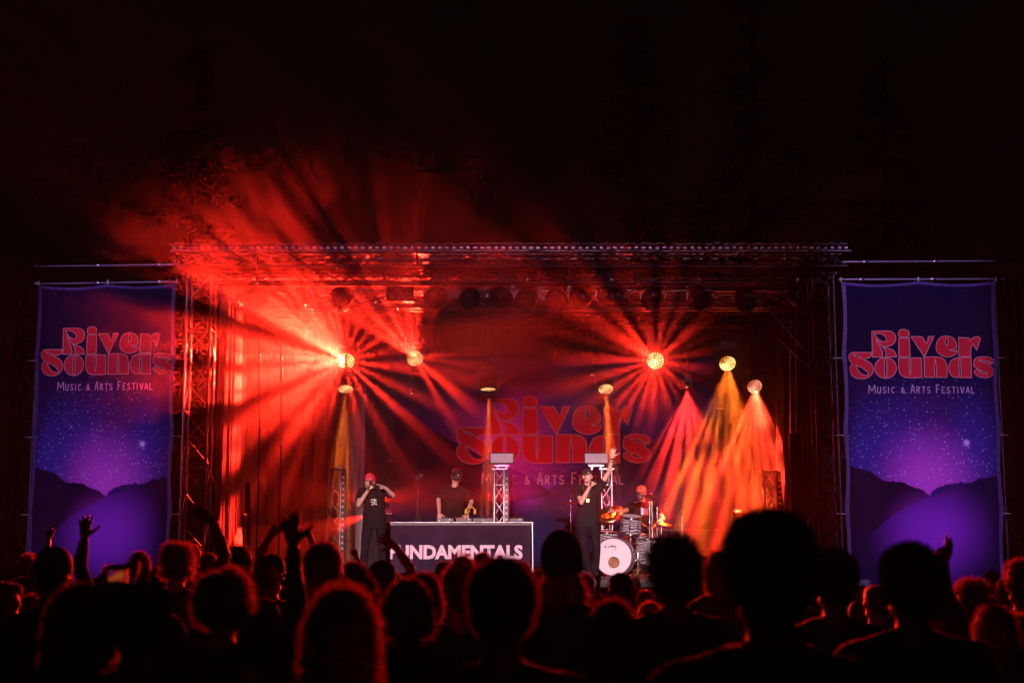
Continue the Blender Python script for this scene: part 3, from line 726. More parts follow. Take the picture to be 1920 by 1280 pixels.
    def layer(below, h, c_top, c_fog, fa):
        msk = MR(Mt('SUBTRACT', V, Mt('ADD', h, jag)), -.0012, .0012, 0, 1, False)
        return mix(msk, below, mix(fa, c_top, c_fog))
    o = layer(sky, curve(ridge2), (.016, .008, .06), (.08, .02, .25), MR(fd, .03, .26, 1, 0))
    o = layer(o, curve(ridge1), (.008, .005, .028), (.40, .05, .50), MR(fd, .0, .19, .9, 0))
    o = layer(o, curve(ridge3), (.005, .006, .036), (.26, .035, .52), MR(fd, .02, .23, 1, 0))
    L(o, b.inputs['Base Color']); b.inputs['Roughness'].default_value = .75; b.inputs['Specular IOR Level'].default_value = .05
    wv = N('ShaderNodeTexNoise'); wv.inputs['Scale'].default_value = 5; L(uv.outputs[0], wv.inputs['Vector'])
    bp = N('ShaderNodeBump'); bp.inputs['Strength'].default_value = .25; bp.inputs['Distance'].default_value = .04; L(wv.outputs[0], bp.inputs['Height']); L(bp.outputs[0], b.inputs['Normal'])
    return m
# ridge heights as v (down) over u, read off the right-hand banner
rd = lambda L_, x0, x1, y0, y1: [((x - x0) / (x1 - x0), (y - y0) / (y1 - y0)) for x, y in L_]
BX0, BX1, BY0, BY1 = 1577, 1880, 528, 1116
r1 = rd([(1577,876),(1605,884),(1630,893),(1652,908),(1690,911),(1706,920),(1724,924),(1742,938),(1790,975),(1880,1010)], BX0, BX1, BY0, BY1)
r2 = rd([(1577,960),(1735,942),(1746,926),(1765,917),(1800,911),(1820,912),(1835,904),(1880,898)], BX0, BX1, BY0, BY1)
r3 = rd([(1577,1040),(1640,995),(1665,972),(1700,955),(1735,938),(1765,930),(1800,918),(1820,914),(1840,905),(1880,899)], BX0, BX1, BY0, BY1)
def rip(u, v, amp, seed, sag):
    e = (1 - min(1, v * 9)) ; a = amp * (math.sin(u * 9 + seed + v * 2) * .5 + math.sin(u * 23 + v * 5 + seed * 2) * .22 + math.sin(v * 7 + seed) * .4)
    return a * (.35 + .65 * min(1, v * 4))
def banner(name, corners, label, m, logo_box, amp=.03, seed=0., nu=56, nv=110, sag=.006, edge=True, loops=True):
    """corners TL, TR, BR, BL as world points; logo_box = u0,u1,v0,v1 of the 'River Sounds' lettering"""
    TL, TR, BR, BL = [Vector(c) for c in corners]; nrm = (TR - TL).cross(BL - TL).normalized()
    if nrm.y > 0: nrm = -nrm
    t = thing(name, (TL + BL + TR + BR) / 4 + Vector((0, 0, (BL.z - TL.z) / 2)), label, 'banner', 'printed festival banners')
    base = t.location
    ph = seed * 3.1
    def P(u, v, off=0.):
        # edges scallop between the ties
        su = sag * abs(math.sin(u * math.pi * 2)) * max(0, 1 - v * 14) * 1.6
        sv = sag * (1 if u > .5 else -1) * abs(math.sin(v * math.pi * 4 + .2)) * max(0, abs(u - .5) * 2 - .86) / .14 * -3.
        a = TL.lerp(TR, u); b = BL.lerp(BR, u); p = a.lerp(b, v)
        p = p + (TR - TL) * sv * .8 + (BL - TL) * su
        return p + nrm * (rip(u, v, amp, ph, sag) + off) - base
    g = G(); uvs = []
    for j in range(nv + 1):
        for i in range(nu + 1): g.v.append(tuple(P(i / nu, j / nv))); uvs.append((i / nu, j / nv))
    for j in range(nv):
        for i in range(nu): k = j * (nu + 1) + i; g.f.append((k, k + nu + 1, k + nu + 2, k + 1))
    me = g.mesh('printed_cloth', True); ul = me.uv_layers.new(name='art')
    for lp in me.loops: ul.data[lp.index].uv = uvs[lp.vertex_index]
    link('printed_cloth', me, m, t)
    u0, u1, v0, v1 = logo_box
    for gg, mm, off, nm in zip(logo_geo(), (M['letterred'], M['letterline'], M['tagline']), (.004, .007, .004), ('logo_lettering', 'lettering_outline', 'tagline_lettering')):
        q = G(); q.f = gg.f
        q.v = [tuple(P(u0 + (x - 514) / (1601 - 514) * (u1 - u0), v0 + (y - 700) / (1080 - 700) * (v1 - v0), off)) for x, y, _ in gg.v]
        ob_ = link(nm, q.mesh(nm, True), mm, t)
        if nm == 'tagline_lettering': tag(ob_, kind='stuff')
    if edge:
        q = G()
        for side in (0, 1, 2):
            n_ = 90
            for i in range(n_):
                a, b = i / n_, (i + 1) / n_
                if side == 0: c = [P(a, 0, .003), P(b, 0, .003), P(b, .010, .014), P(a, .010, .014)]
                elif side == 1: c = [P(0, a, .003), P(0, b, .003), P(.028, b, .013), P(.028, a, .013)]
                else: c = [P(.972, a, .013), P(.972, b, .013), P(1, b, .003), P(1, a, .003)]
                q.add(c, [(0, 1, 2, 3)])
        q.obj('rolled_hem', M['hem'], t, True)
    if loops:
        for u in (0.0, .5, 1.0):
            rod(P(u, 0) + base, P(u, 0) + base + Vector((0, -.0, .07)), .012, M['white'], t, 'tie')
        for v in (.25, .5, .75, .97):
            for u, sx in ((0, -1), (1, 1)): rod(P(u, v) + base, P(u, v) + base + Vector((sx * .13, .05, .0)), .008, M['white'], t, 'tie')
    return t
M['hem'] = mat('violet_hem', (.06, .035, .17), .6, noise_amt=.4, nscale=14)
artR = artwork('banner_print', .515, r1, r2, r3, (.53, .66, .34), 0, .25)
YB = 21.75
banner('side_banner', (at(1576, 528, YB), at(1868, 527, YB), at(1886, 1112, YB), at(1587, 1112, YB)), 'tall festival banner with a night valley, right of the stage', artR, (.045, .975, .158, .318), seed=1.)
banner('side_banner', (at(72, 535, YB), at(332, 531, YB), at(318, 1112, YB), at(46, 1112, YB)), 'tall festival banner with a night valley, left of the stage', artR, (.045, .975, .140, .301), seed=2.4)
b1 = [(0, .28), (.06, .29), (.12, .35), (.2, .42), (.3, .5), (.4, .56), (.5, .66), (1, .95)]
b2 = [(0, .9), (.5, .62), (.62, .5), (.75, .45), (1, .30)]; b3 = [(0, .95), (.3, .72), (.5, .66), (.8, .56), (1, .45)]
artC = artwork('backdrop_print', 1.6, b1, b2, b3, (.35, .42, .55), 0, -.4)
YC = 27.9
cTL, cTR = at(738, 668, YC), at(1342, 668, YC)
zb = FZ + .12
banner('stage_backdrop', (cTL, cTR, Vector((cTR.x, YC, zb)), Vector((cTL.x, YC, zb))), 'wide printed backdrop with the big logo behind the performers', artC,
       ((856 - 738) / 604, (1218 - 738) / 604, (745 - 668) / ((1035 + .4 / YC * 2667) - 668 - 10), (872 - 668) / ((1035 + .4 / YC * 2667) - 668 - 10)), seed=.3, nu=60, nv=50, amp=.02, sag=.002, edge=False, loops=True)

# ------------------------------------------------------------------ people
def perp(d, hint):
    d = d.normalized(); h = Vector(hint); h = h - d * h.dot(d)
    return h.normalized() if h.length > 1e-4 else d.orthogonal().normalized()
# finger poses: per finger (index, middle, ring, little) curl per joint in degrees; spread; thumb
HANDP = {'open': ((8, 8, 5), (6, 6, 4), (8, 8, 5), (10, 10, 6), 15, 52), 'relax': ((18, 22, 15), (24, 26, 18), (30, 30, 20), (34, 32, 22), 5, 35),
         'point': ((3, 5, 3), (80, 90, 50), (85, 90, 50), (88, 90, 50), 3, 20), 'two': ((3, 5, 3), (4, 5, 3), (85, 95, 55), (88, 95, 55), 11, 15),
         'grip': ((62, 68, 45), (66, 70, 45), (70, 72, 45), (74, 74, 45), 2, 10), 'horn': ((3, 5, 3), (85, 95, 55), (85, 95, 55), (8, 6, 4), 10, 10)}
def hand(g, W, d, n, kind, s=1., thumb=1, fat=1.):
    """palm, four unequal jointed fingers and a thumb; d towards the fingertips, n out of the palm"""
    d = Vector(d).normalized(); n = perp(d, n); sd = d.cross(n) * thumb     # sd: towards the thumb side
    pose = HANDP[kind]; pl = .088 * s
    R = Matrix((sd, n, d)).transposed()
    g.ball(W + d * pl * .5, (.040 * s, .017 * s * fat, .052 * s), R)
    g.ball(W + d * pl * .82, (.040 * s, .014 * s * fat, .022 * s), R)
    g.limb([W - d * .02 * s, W + d * pl * .4], [.025 * s, .024 * s])
    for k, (off, ln) in enumerate(((.029, .074), (.010, .082), (-.010, .077), (-.028, .062))):
        spr = R_(pose[4]) * (1.5 - k) / 1.5
        fd = (d * math.cos(spr) + sd * math.sin(spr)).normalized(); p = W + d * (pl * .86 - abs(k - 1) * .004) + sd * off * s; cu = 0.
        pts = [W + d * pl * .5 + sd * off * s * .8, p]
        for j, fr in enumerate((.45, .32, .23)):
            cu += R_(pose[k][j]); dd = fd * math.cos(cu) + n * math.sin(cu); p = p + dd * ln * fr * s * 1.06; pts.append(p)
        r = .0098 * s * fat
        g.limb(pts, [r * 1.1, r * 1.08, r, r * .92, r * .80])
    a = R_(pose[5]); td = (d * math.cos(a) + sd * math.sin(a)).normalized()
    if kind == 'grip': td = (d * .75 + n * .65 + sd * .25).normalized()
    p0 = W + d * .022 * s + sd * .022 * s; p1 = p0 + (td * .8 + sd * .2).normalized() * .040 * s; p2 = p1 + (td + n * .15).normalized() * .034 * s; p3 = p2 + (td + n * .25).normalized() * .026 * s
    g.limb([p0, p1, p2, p3], [.0150 * s, .0125 * s, .0105 * s, .0088 * s])
def head_geo(g, c, R, s=1., nose=1.):
    """R columns: right, forward, up of the head; c its centre at eye height"""
    T = lambda x, y, z: c + R @ Vector((x * s, y * s, z * s))
    B = lambda x, y, z, r: g.ball(T(x, y, z), tuple(q * s for q in r), R, 16, 12)
    B(0, -.020, .035, (.076, .096, .082)); B(0, .012, -.010, (.064, .078, .090)); B(0, .020, -.060, (.050, .060, .052))
    B(0, .062, -.097, (.024, .022, .018)); B(0, .030, -.035, (.058, .052, .050))
    for sx in (-1, 1):
        B(sx * .052, .050, -.020, (.020, .022, .018)); B(sx * .078, -.012, -.010, (.010, .018, .031)); B(sx * .050, .010, -.075, (.020, .035, .022))
    B(0, .082, .030, (.052, .014, .012))
    g.cone(T(0, .088, .012), T(0, .110, -.030), .008 * s, .015 * s, 8); B(0, .104, -.032, (.016, .012, .010))
    B(0, .086, -.058, (.026, .014, .008)); B(0, .084, -.070, (.022, .013, .008)); B(0, .080, -.088, (.020, .012, .014))
def cap_geo(c, R, s=1., brim=True, back=False, side=1):
    g = G(); T = lambda x, y, z: c + R @ Vector((x * s, y * s, z * s)); n = 20
    pr = [(1.0, .030), (1.01, .055), (.96, .090), (.82, .118), (.55, .138), (.25, .146), (0.001, .148)]
    for r, z in pr:
        for i in range(n):
            a = 2 * math.pi * i / n; g.v.append(tuple(T(.088 * r * math.cos(a), -.015 + .108 * r * math.sin(a), z - .012 + (.006 * math.sin(a)))))
    for k in range(len(pr) - 1):
        for i in range(n): g.f.append((k * n + i, k * n + (i + 1) % n, (k + 1) * n + (i + 1) % n, (k + 1) * n + i))
    b = G()
    if brim:
        sgn = -1 if back else 1; m_ = 13
        for zz in (0, -.006):
            for j in range(5):
                for i in range(m_):
                    a = math.pi * (.08 + .84 * i / (m_ - 1)); f = j / 4
                    x = .082 * math.cos(a) * (1 + .02 * f); y = -.015 + sgn * (.105 * math.sin(a) + f * .072 * (math.sin(a) ** .55))
                    b.v.append(tuple(T(x, y, .026 + zz - abs(x) * abs(x) * 2.2 - f * .012)))
        q = 5 * m_
        for zz in (0, 1):
            for j in range(4):
                for i in range(m_ - 1):
                    k = zz * q + j * m_ + i; f_ = (k, k + 1, k + m_ + 1, k + m_); b.f.append(f_ if zz == 0 else f_[::-1])
        for i in range(m_ - 1): k = 4 * m_ + i; b.f.append((k, k + 1, q + k + 1, q + k))
    return g, b
def hair_geo(c, R, kind, s, seed, fuzz):
    """hair mass round the skull plus loose strands that catch the back light"""
    r = random.Random(seed); g = G(); T = lambda x, y, z: c + R @ Vector((x * s, y * s, z * s))
    B = lambda x, y, z, q: g.ball(T(x, y, z), tuple(w_ * s for w_ in q), R, 16, 12)
    vox = .012
    if kind in ('short', 'crop', 'spiky'):
        e = {'short': .012, 'crop': .004, 'spiky': .016}[kind]
        B(0, -.026, .040, (.078 + e, .098 + e, .084 + e)); B(0, -.050, -.010, (.072 + e * .6, .066 + e, .070)); B(0, .04, .075, (.060 + e, .05 + e, .040 + e))
    elif kind == 'curly':
        for k in range(46):
            a = r.uniform(0, 2 * math.pi); z = r.uniform(-.06, .13); rr = .082 * math.sqrt(max(.1, 1 - ((z - .02) / .14) ** 2))
            if math.sin(a) > .55 and z < .05: continue
            B(rr * math.cos(a), -.025 + rr * 1.15 * math.sin(a), z, (.030, .030, .030))
        B(0, -.026, .045, (.094, .112, .10))
    elif kind in ('long', 'bob', 'tail'):
        B(0, -.026, .040, (.092, .112, .096)); L_ = {'long': -.30, 'bob': -.13, 'tail': -.03}[kind]
        for k in range(14):
            a = math.pi * (1.02 + .96 * k / 13); x, y = .080 * math.cos(a), -.02 + .095 * math.sin(a)
            w1 = .03; g.limb([T(x, y, .03), T(x * 1.12, y - .012, -.08), T(x * (1.25 + r.uniform(-.1, .1)), y - .02, L_ + r.uniform(-.03, .03))], [.030 * s, .030 * s, .016 * s])
        if kind == 'tail': g.limb([T(0, -.11, .05), T(0, -.16, .02), T(0, -.155, -.10), T(0, -.13, -.2)], [.025 * s, .034 * s, .028 * s, .010 * s])
    elif kind == 'bun':
        B(0, -.026, .040, (.088, .108, .094)); B(0, -.05, -.01, (.074, .07, .07)); B(0, -.055, .135, (.042, .042, .038))
    elif kind == 'beanie':
        B(0, -.024, .050, (.092, .112, .105)); B(0, -.024, .012, (.094, .113, .045)); B(0, -.02, .105, (.068, .075, .055))
    me = fuse(g, vox, 2, .004 if kind != 'beanie' else .002, 30, 'hair')
    if fuzz and kind not in ('beanie',):
        n = len(me.vertices); V = [v.co.copy() for v in me.vertices]; Nn = [v.normal.copy() for v in me.vertices]
        ln = {'short': .016, 'crop': .007, 'spiky': .034, 'curly': .030, 'long': .020, 'bob': .020, 'tail': .018, 'bun': .020}[kind] * s
        v2 = []; f2 = []
        for k in range(fuzz):
            i = r.randrange(n); nn = Nn[i]; up_ = R @ Vector((0, 0, 1))
            if kind in ('long', 'bob', 'tail', 'bun'): d = (nn * r.uniform(.25, .9) - up_ * r.uniform(-.2, .8) + Vector((r.uniform(-.5, .5), r.uniform(-.5, .5), r.uniform(-.3, .3))) * .6).normalized()
            else: d = (nn + Vector((r.gauss(0, .45), r.gauss(0, .45), r.gauss(0, .45))) + up_ * .3).normalized()
            p = V[i]; w_ = d.orthogonal().normalized() * .0011 * s; w_ = Matrix.Rotation(r.uniform(0, 6.28), 3, d) @ w_
            q = p + d * ln * r.uniform(.5, 1.5); q2 = q + (d + Vector((r.uniform(-1, 1), r.uniform(-1, 1), r.uniform(-1, .4))) * .7) * ln * .5
            k0 = len(v2); v2 += [p - w_, p + w_, q + w_ * .8, q - w_ * .8, q2]; f2 += [(k0, k0 + 1, k0 + 2, k0 + 3), (k0 + 3, k0 + 2, k0 + 4)]
        bm = bmesh.new(); bm.from_mesh(me); t = bpy.data.meshes.new('t'); t.from_pydata(v2, [], f2); bm.from_mesh(t); bm.to_mesh(me); bm.free(); bpy.data.meshes.remove(t)
    return me
def frame(fwd, up=(0, 0, 1)):
    f = Vector(fwd).normalized(); u = perp(f, up); r = f.cross(u); return Matrix((r, f, u)).transposed()
class Fig:
    """body, shirt and trousers volumes in the figure's own space (feet at 0, facing sg along Y)"""
    def __init__(S, H=1.75, sg=1, wide=1., fem=False):
        S.s = H / 1.78; S.sg = sg; S.w = wide * (.90 if fem else 1.); S.b = G(); S.t = G(); S.l = G(); S.fem = fem
        s = S.s; S.sh = .185 * s * S.w; S.shz = 1.43 * s; S.face = (0, sg, 0); S.hc = Vector((0, sg * .02 * s, 1.655 * s)); S.arms = {}; S.lean = Vector((0, 0, 0)); S.knees = None; S.hem = .86; S.baggy = 1.
    def build(S, voxel, head=True, sleeves=True, legs=True, hand_s=1., tee_voxel=None):
        s, sg, w, b, t, l = S.s, S.sg, S.w, S.b, S.t, S.l; ln = S.lean
        P = lambda x, y, z: Vector((x * s, y * s, z * s)) + ln * max(0, (z - .95) / .5)
        b.ball(P(0, 0, 1.27), (.155 * s * w, .100 * s, .20 * s)); b.ball(P(0, 0, 1.08), (.135 * s * w, .095 * s, .16 * s)); b.ball(P(0, 0, .95), (.155 * s * w, .105 * s, .13 * s))
        b.limb([P(-.15 * w, 0, 1.41), P(.15 * w, 0, 1.41)], [.055 * s, .055 * s])
        b.limb([P(0, -sg * .02, 1.40), S.hc + Vector(S.face) * -.015 - Vector((0, 0, .06 * s))], [.062 * s, .052 * s])
        for sx in (-1, 1): b.limb([P(sx * .05, -.01 * sg, 1.475), P(sx * .15 * w, 0, 1.425)], [.04 * s, .05 * s])
        if head: head_geo(b, S.hc, frame(S.face), s)
        z0 = S.hem; g_ = S.baggy
        rings = [(0, 0, z0, .175 * w * g_, .120 * g_), (0, 0, 1.0, .168 * w * g_, .118 * g_), (0, 0, 1.15, .168 * w, .118), (0, 0, 1.30, .178 * w, .122), (0, 0, 1.40, .165 * w, .095), (0, 0, 1.465, .085, .075)]
        t.loft([(P(0, 0, z).x, P(0, 0, z).y, z * s, rx * s, ry * s) for _, _, z, rx, ry in rings], 24)
        t.limb([P(-.16 * w, 0, 1.405), P(.16 * w, 0, 1.405)], [.068 * s, .068 * s])
        for sx in (-1, 1): t.limb([P(sx * .045, -.01 * sg, 1.462), P(sx * .15 * w, 0, 1.425)], [.056 * s, .064 * s])
        for sd in ('a', 'b'):
            sx = -1 if sd == 'a' else 1; sh = P(0, 0, 1.405) + Vector((sx * S.sh, 0, 0))
            A = S.arms.get(sd) or dict(e=Vector((sx * .25 * s, -sg * .03, 1.13 * s)), w=Vector((sx * .27 * s, sg * .09, .90 * s)), h='relax', d=(0, sg * .15, -1), n=(-sx, 0, 0))
            e, wr = Vector(A['e']), Vector(A['w'])
            if A.get('rel') != 'abs': pass
            raised = e.z > sh.z
            if raised: sh = sh + Vector((-sx * .02, 0, .03)) * s
            m1 = sh.lerp(e, .45); m2 = e.lerp(wr, .35)
            b.limb([sh, m1, e, m2, wr], [.052 * s, .046 * s, .037 * s, .039 * s, .026 * s])
            hand(b, wr, A['d'], A['n'], A['h'], s * hand_s, A.get('th', 1))
            if sleeves:
                k = A.get('sl', .62); q = sh.lerp(e, k)
                t.limb([sh, sh.lerp(e, .3)], [.070 * s, .067 * s]); t.cone(sh.lerp(e, .25), q, .068 * s, .066 * s * A.get('sw', 1.), 14)
                if A.get('long'): t.limb([sh, e, e.lerp(wr, .9)], [.066 * s, .052 * s, .038 * s])
        if legs:
            kn = S.knees or [(Vector((sx * .095 * s, 0, .92 * s)), Vector((sx * .12 * s, sg * .02 * s, .5 * s)), Vector((sx * .13 * s, -sg * .01 * s, .09 * s))) for sx in (-1, 1)]
            l.ball(P(0, 0, .93), (.165 * s * w, .118 * s, .13 * s))
            S.feet = []
            for h, k, a in kn:
                b.limb([h, h.lerp(k, .5), k, k.lerp(a, .35), a], [.085 * s, .070 * s, .052 * s, .052 * s, .036 * s])
                l.limb([h, h.lerp(k, .5), k, k.lerp(a, .5), a + (k - a).normalized() * .03], [.098 * s, .085 * s, .070 * s, .066 * s, .060 * s])
                b.ball((a.x, a.y + sg * .05 * s, a.z - .045 * s), (.040 * s, .11 * s, .032 * s)); S.feet.append(a)
        return S
def shoe_mesh(a, s, sg):
    g = G(); g.ball((a.x, a.y + sg * .055 * s, a.z - .038 * s), (.050 * s, .145 * s, .052 * s)); g.box((a.x, a.y + sg * .055 * s, a.z - .082 * s), (.092 * s, .27 * s, .022 * s)); g.limb([(a.x, a.y, a.z + .03), (a.x, a.y, a.z - .03)], [.048 * s, .05 * s])
    return fuse(g, .010, 1, name='shoe')
def eyes(parent, hc, R, s):
    for sx in (-1, 1):
        g = G(); g.ball(hc + R @ Vector((sx * .031 * s, .083 * s, .012 * s)), .0085 * s, seg=8, rings=6); g.obj('eye', M['eye'], parent, True)

# ---- performers (figures stand on the deck; px targets are turned into points at the figure's own depth)
def performer(px, Y, H, label, sg=-1):
    base = Vector((at(px, 900, Y).x, Y, FZ)); t = thing('person', base, label, 'person'); return t, base
def dress(t, F_, voxel, skin, tee, trousers, wr=.007, name='t_shirt'):
    link('body', fuse(F_.b, voxel, 2, name='body'), skin, t)
    link(name, fuse(F_.t, .012, 2, wr, 9, name='t_shirt'), tee, t)
    if F_.l.v:
        link('trousers', fuse(F_.l, .014, 2, .008, 8, name='trousers'), trousers, t)
        for a in F_.feet: link('shoe', shoe_mesh(a, F_.s, F_.sg), M['shoe'], t)
def mic(parent_pt, tip, label):
    p, q = Vector(parent_pt), Vector(tip); t = thing('microphone', p, label, 'microphone'); d = (q - p)
    G().lathe([(0, 0), (.011, 0), (.014, d.length * .55), (.020, d.length * .72), (.020, d.length * .74)], rot=d.to_track_quat('Z', 'Y').to_matrix()).obj('handle', M['black'], t, True)
    G().ball(d * .86, .027, seg=12, rings=8).obj('grille', M['steel'], t, True)

# left rapper
t, b = performer(703, 22.5, 1.7, 'rapper in a red cap and black t-shirt with a microphone, left of the table')
W = lambda x, y, dy=0.: at(x, y, 22.5 + dy) - b
f = Fig(1.70, -1, 1.05); s = f.s
f.hc = W(693, 903, -.05); f.face = (-.10, -1, .06); f.lean = Vector((-.02, -.03, 0)); f.hem = .80; f.baggy = 1.10
f.arms['a'] = dict(e=W(672, 946, -.20), w=W(690, 919, -.30), h='grip', d=(.25, -.35, 1), n=(.9, .3, 0), th=-1, sl=.60, sw=1.15)
f.arms['b'] = dict(e=W(737, 928, -.25), w=W(722, 914, -.42), h='two', d=(-1, -.35, .42), n=(-.2, -.2, -1), th=1, sl=.62, sw=1.2)
f.knees = [(Vector((-.095, 0, .88)), Vector((-.14, -.04, .47)), Vector((-.17, .02, .09))), (Vector((.095, 0, .88)), Vector((.13, -.06, .47)), Vector((.16, 0, .09)))]
f.build(.0085); dress(t, f, .0085, M['skin'], M['tee'], M['jean']); R = frame(f.face); eyes(t, f.hc, R, s)
c_, br = cap_geo(f.hc, R, s * 1.02); cc = c_.obj('cap', M['redcap'], t, True); br.obj('brim', M['redcap'], cc)
link('beard', fuse(G().ball(f.hc + R @ Vector((0, .045 * s, -.085 * s)), (.050 * s, .048 * s, .032 * s), R), .008, 1, .003, 40, 'beard'), HAIRS[1], t)
g = G()
for k, (x, y, wd, hg) in enumerate(((-.03, .03, .05, .012), (.0, .012, .012, .05), (-.03, -.01, .06, .010), (.02, .015, .010, .04), (-.01, -.035, .05, .012), (-.035, -.045, .012, .03), (.025, -.04, .012, .03))):
    g.box((x + .015, -.163, 1.24 * s + y), (wd, .012, hg), Matrix.Rotation(.3 * (k % 3 - 1), 3, 'Y'))
g.obj('chest_print', M['white'], t)
g = G(); pts = [Vector((.085 * math.cos(a), -.045 - .07 * max(0, -math.sin(a)) * 1.2, 1.44 * s + .055 * math.sin(a) * .6)) for a in np.linspace(math.pi, 2 * math.pi, 12)]; g.tube(pts, .004); g.obj('neck_chain', M['chrome'], t)
mic(b + W(690, 917, -.40), b + W(696, 902, -.24), 'black microphone held by the rapper in the red cap')
# DJ behind the table
t, b = performer(852, 24.3, 1.85, 'DJ in a black cap and loose black t-shirt, looking down behind the table')
W = lambda x, y, dy=0.: at(x, y, 24.3 + dy) - b
f = Fig(1.80, -1, 1.08); s = f.s; f.hc = W(856, 893, -.12); f.face = (.28, -1, -.62); f.hem = .82; f.baggy = 1.15; f.lean = Vector((-.02, -.08, 0))
f.arms['a'] = dict(e=W(822, 936, -.10), w=W(824, 962, -.42), h='relax', d=(.1, -.8, -.5), n=(0, -.3, -1), th=1, sl=.85, sw=1.35)
f.arms['b'] = dict(e=W(884, 940, -.10), w=W(876, 963, -.42), h='relax', d=(-.1, -.8, -.5), n=(0, -.3, -1), th=-1, sl=.85, sw=1.35)
f.build(.009); dress(t, f, .009, M['skin'], M['tee'], M['jean']); R = frame(f.face); eyes(t, f.hc, R, s)
c_, br = cap_geo(f.hc, R, s * 1.03); cc = c_.obj('cap', M['blackcap'], t, True); br.obj('brim', M['blackcap'], cc)
g = G(); g.ball(f.hc + R @ Vector((.0, .097 * s, .075 * s)), (.014, .006, .012), R); g.obj('cap_badge', M['white'], cc)
# right rapper with raised arm
t, b = performer(1101, 22.4, 1.75, 'rapper in a black cap raising one open hand high, beside the drum kit')
W = lambda x, y, dy=0.: at(x, y, 22.4 + dy) - b
f = Fig(1.74, -1, 1.02); s = f.s; f.hc = W(1102, 893, -.03); f.face = (.42, -1, .28); f.hem = .80; f.baggy = 1.08; f.lean = Vector((.02, .02, 0))
f.arms['b'] = dict(e=W(1141, 886, -.04), w=W(1148, 857, -.08), h='open', d=(.12, 0, 1), n=(0, -1, 0), th=1, sl=.50, sw=1.15)
f.arms['a'] = dict(e=W(1090, 942, -.26), w=W(1106, 912, -.30), h='grip', d=(.4, -.2, 1), n=(.5, .8, 0), th=-1, sl=.62, sw=1.15)
f.knees = [(Vector((-.09, 0, .9)), Vector((-.06, -.05, .48)), Vector((.02, .02, .09))), (Vector((.09, 0, .9)), Vector((.14, -.04, .48)), Vector((.12, .06, .09)))]
f.build(.0085); dress(t, f, .0085, M['skin'], M['tee2'], M['jean']); R = frame(f.face); eyes(t, f.hc, R, s)
c_, br = cap_geo(f.hc, R, s * 1.0); cc = c_.obj('cap', M['blackcap'], t, True); br.obj('brim', M['blackcap'], cc)
g = G(); g.ball(f.hc + R @ Vector((.0, .091 * s, -.062 * s)), (.020, .008, .006), R); g.obj('teeth', M['white'], t, True)
g = G(); N_ = Vector((0, -.12, 0)); pts = [Vector((-.075, -.06, 1.47 * s)), Vector((-.05, -.125, 1.36 * s)), Vector((-.0, -.142, 1.25 * s)), Vector((.05, -.130, 1.36 * s)), Vector((.075, -.06, 1.47 * s))]; g.tube(pts, .006); ch = g.obj('neck_chain', M['gold'], t)
g = G(); g.box((0, -.148, 1.225 * s), (.028, .010, .045)); g.obj('pendant', M['gold'], ch)
g = G(); wv = W(1148, 861, -.08); g.lathe([(.030, -.012), (.033, 0), (.030, .012)], wv, frame((0, -1, 0)), 14); g.obj('wristband', M['blackcap'], t)
g = G(); wv = W(1147, 866, -.08); g.lathe([(.032, -.006), (.034, 0), (.032, .006)], wv, frame((0, -1, 0)), 14); g.obj('bracelet', M['gold'], t)
mic(b + W(1107, 909, -.38), b + W(1110, 898, -.24), 'black microphone held by the rapper with the raised hand')
# drummer, seated
t, b = performer(1205, 26.0, 1.75, 'bearded drummer in an orange cap seated behind the drum kit')
W = lambda x, y, dy=0.: at(x, y, 26.0 + dy) - b
f = Fig(1.74, -1, 1.1); s = f.s
dz = W(1203, 925).z - 1.62 * s
f.hc = W(1202, 924, -.05); f.face = (-.28, -1, -.10)
sh0 = f.shz
# seated: the trunk keeps its shape and sits lower, thighs go forward
f.build(.009, head=False, sleeves=False, legs=False); f.b = G(); f.t = G()
zo = dz - .02
P_ = lambda x, y, z: Vector((x, y, z + zo))
f.b.ball(P_(0, 0, 1.27), (.17, .11, .2)); f.b.ball(P_(0, 0, 1.08), (.15, .11, .16)); f.b.ball(P_(0, .02, .95), (.17, .13, .13)); f.b.limb([P_(0, .02, 1.40), f.hc - Vector((0, 0, .06))], [.062, .054]); f.b.limb([P_(-.16, 0, 1.4), P_(.16, 0, 1.4)], [.06, .06])
head_geo(f.b, f.hc, frame(f.face), s)
f.t.loft([(0, 0, z + zo, rx, ry) for z, rx, ry in ((.88, .20, .15), (1.0, .195, .14), (1.15, .19, .135), (1.3, .19, .13), (1.4, .175, .10), (1.46, .09, .08))], 24)
for sx, e, wr, d in ((-1, W(1172, 958, -.25), W(1150, 958, -.55), (-.5, -.8, .5)), (1, W(1244, 972, -.2), W(1222, 990, -.5), (-.6, -.7, -.1))):
    sh = P_(sx * .19, 0, 1.39); f.b.limb([sh, sh.lerp(e, .5), e, e.lerp(wr, .4), wr], [.055, .05, .04, .04, .027]); hand(f.b, wr, d, (0, -.2, -1), 'grip', s, sx)
    f.t.limb([sh, sh.lerp(e, .6)], [.075, .07])
f.l = G(); f.l.ball(P_(0, .02, .93), (.18, .14, .13)); f.feet = []
for sx in (-1, 1):
    h_, k_, a_ = P_(sx * .1, 0, .90), Vector((sx * .2, -.42, .52)), Vector((sx * .2, -.46, .1)); f.l.limb([h_, k_, a_], [.1, .08, .06]); f.b.limb([h_, k_, a_], [.08, .055, .036]); f.feet.append(a_)
dress(t, f, .009, M['skin2'], M['tee'], M['jean']); R = frame(f.face); eyes(t, f.hc, R, s)
c_, br = cap_geo(f.hc, R, s * 1.05); cc = c_.obj('cap', M['orangecap'], t, True); br.obj('brim', M['blackcap'], cc)
g = G(); g.ball(f.hc + R @ Vector((-.01, .082, .085)), (.022, .010, .020), R); g.obj('cap_badge', M['blackcap'], cc)
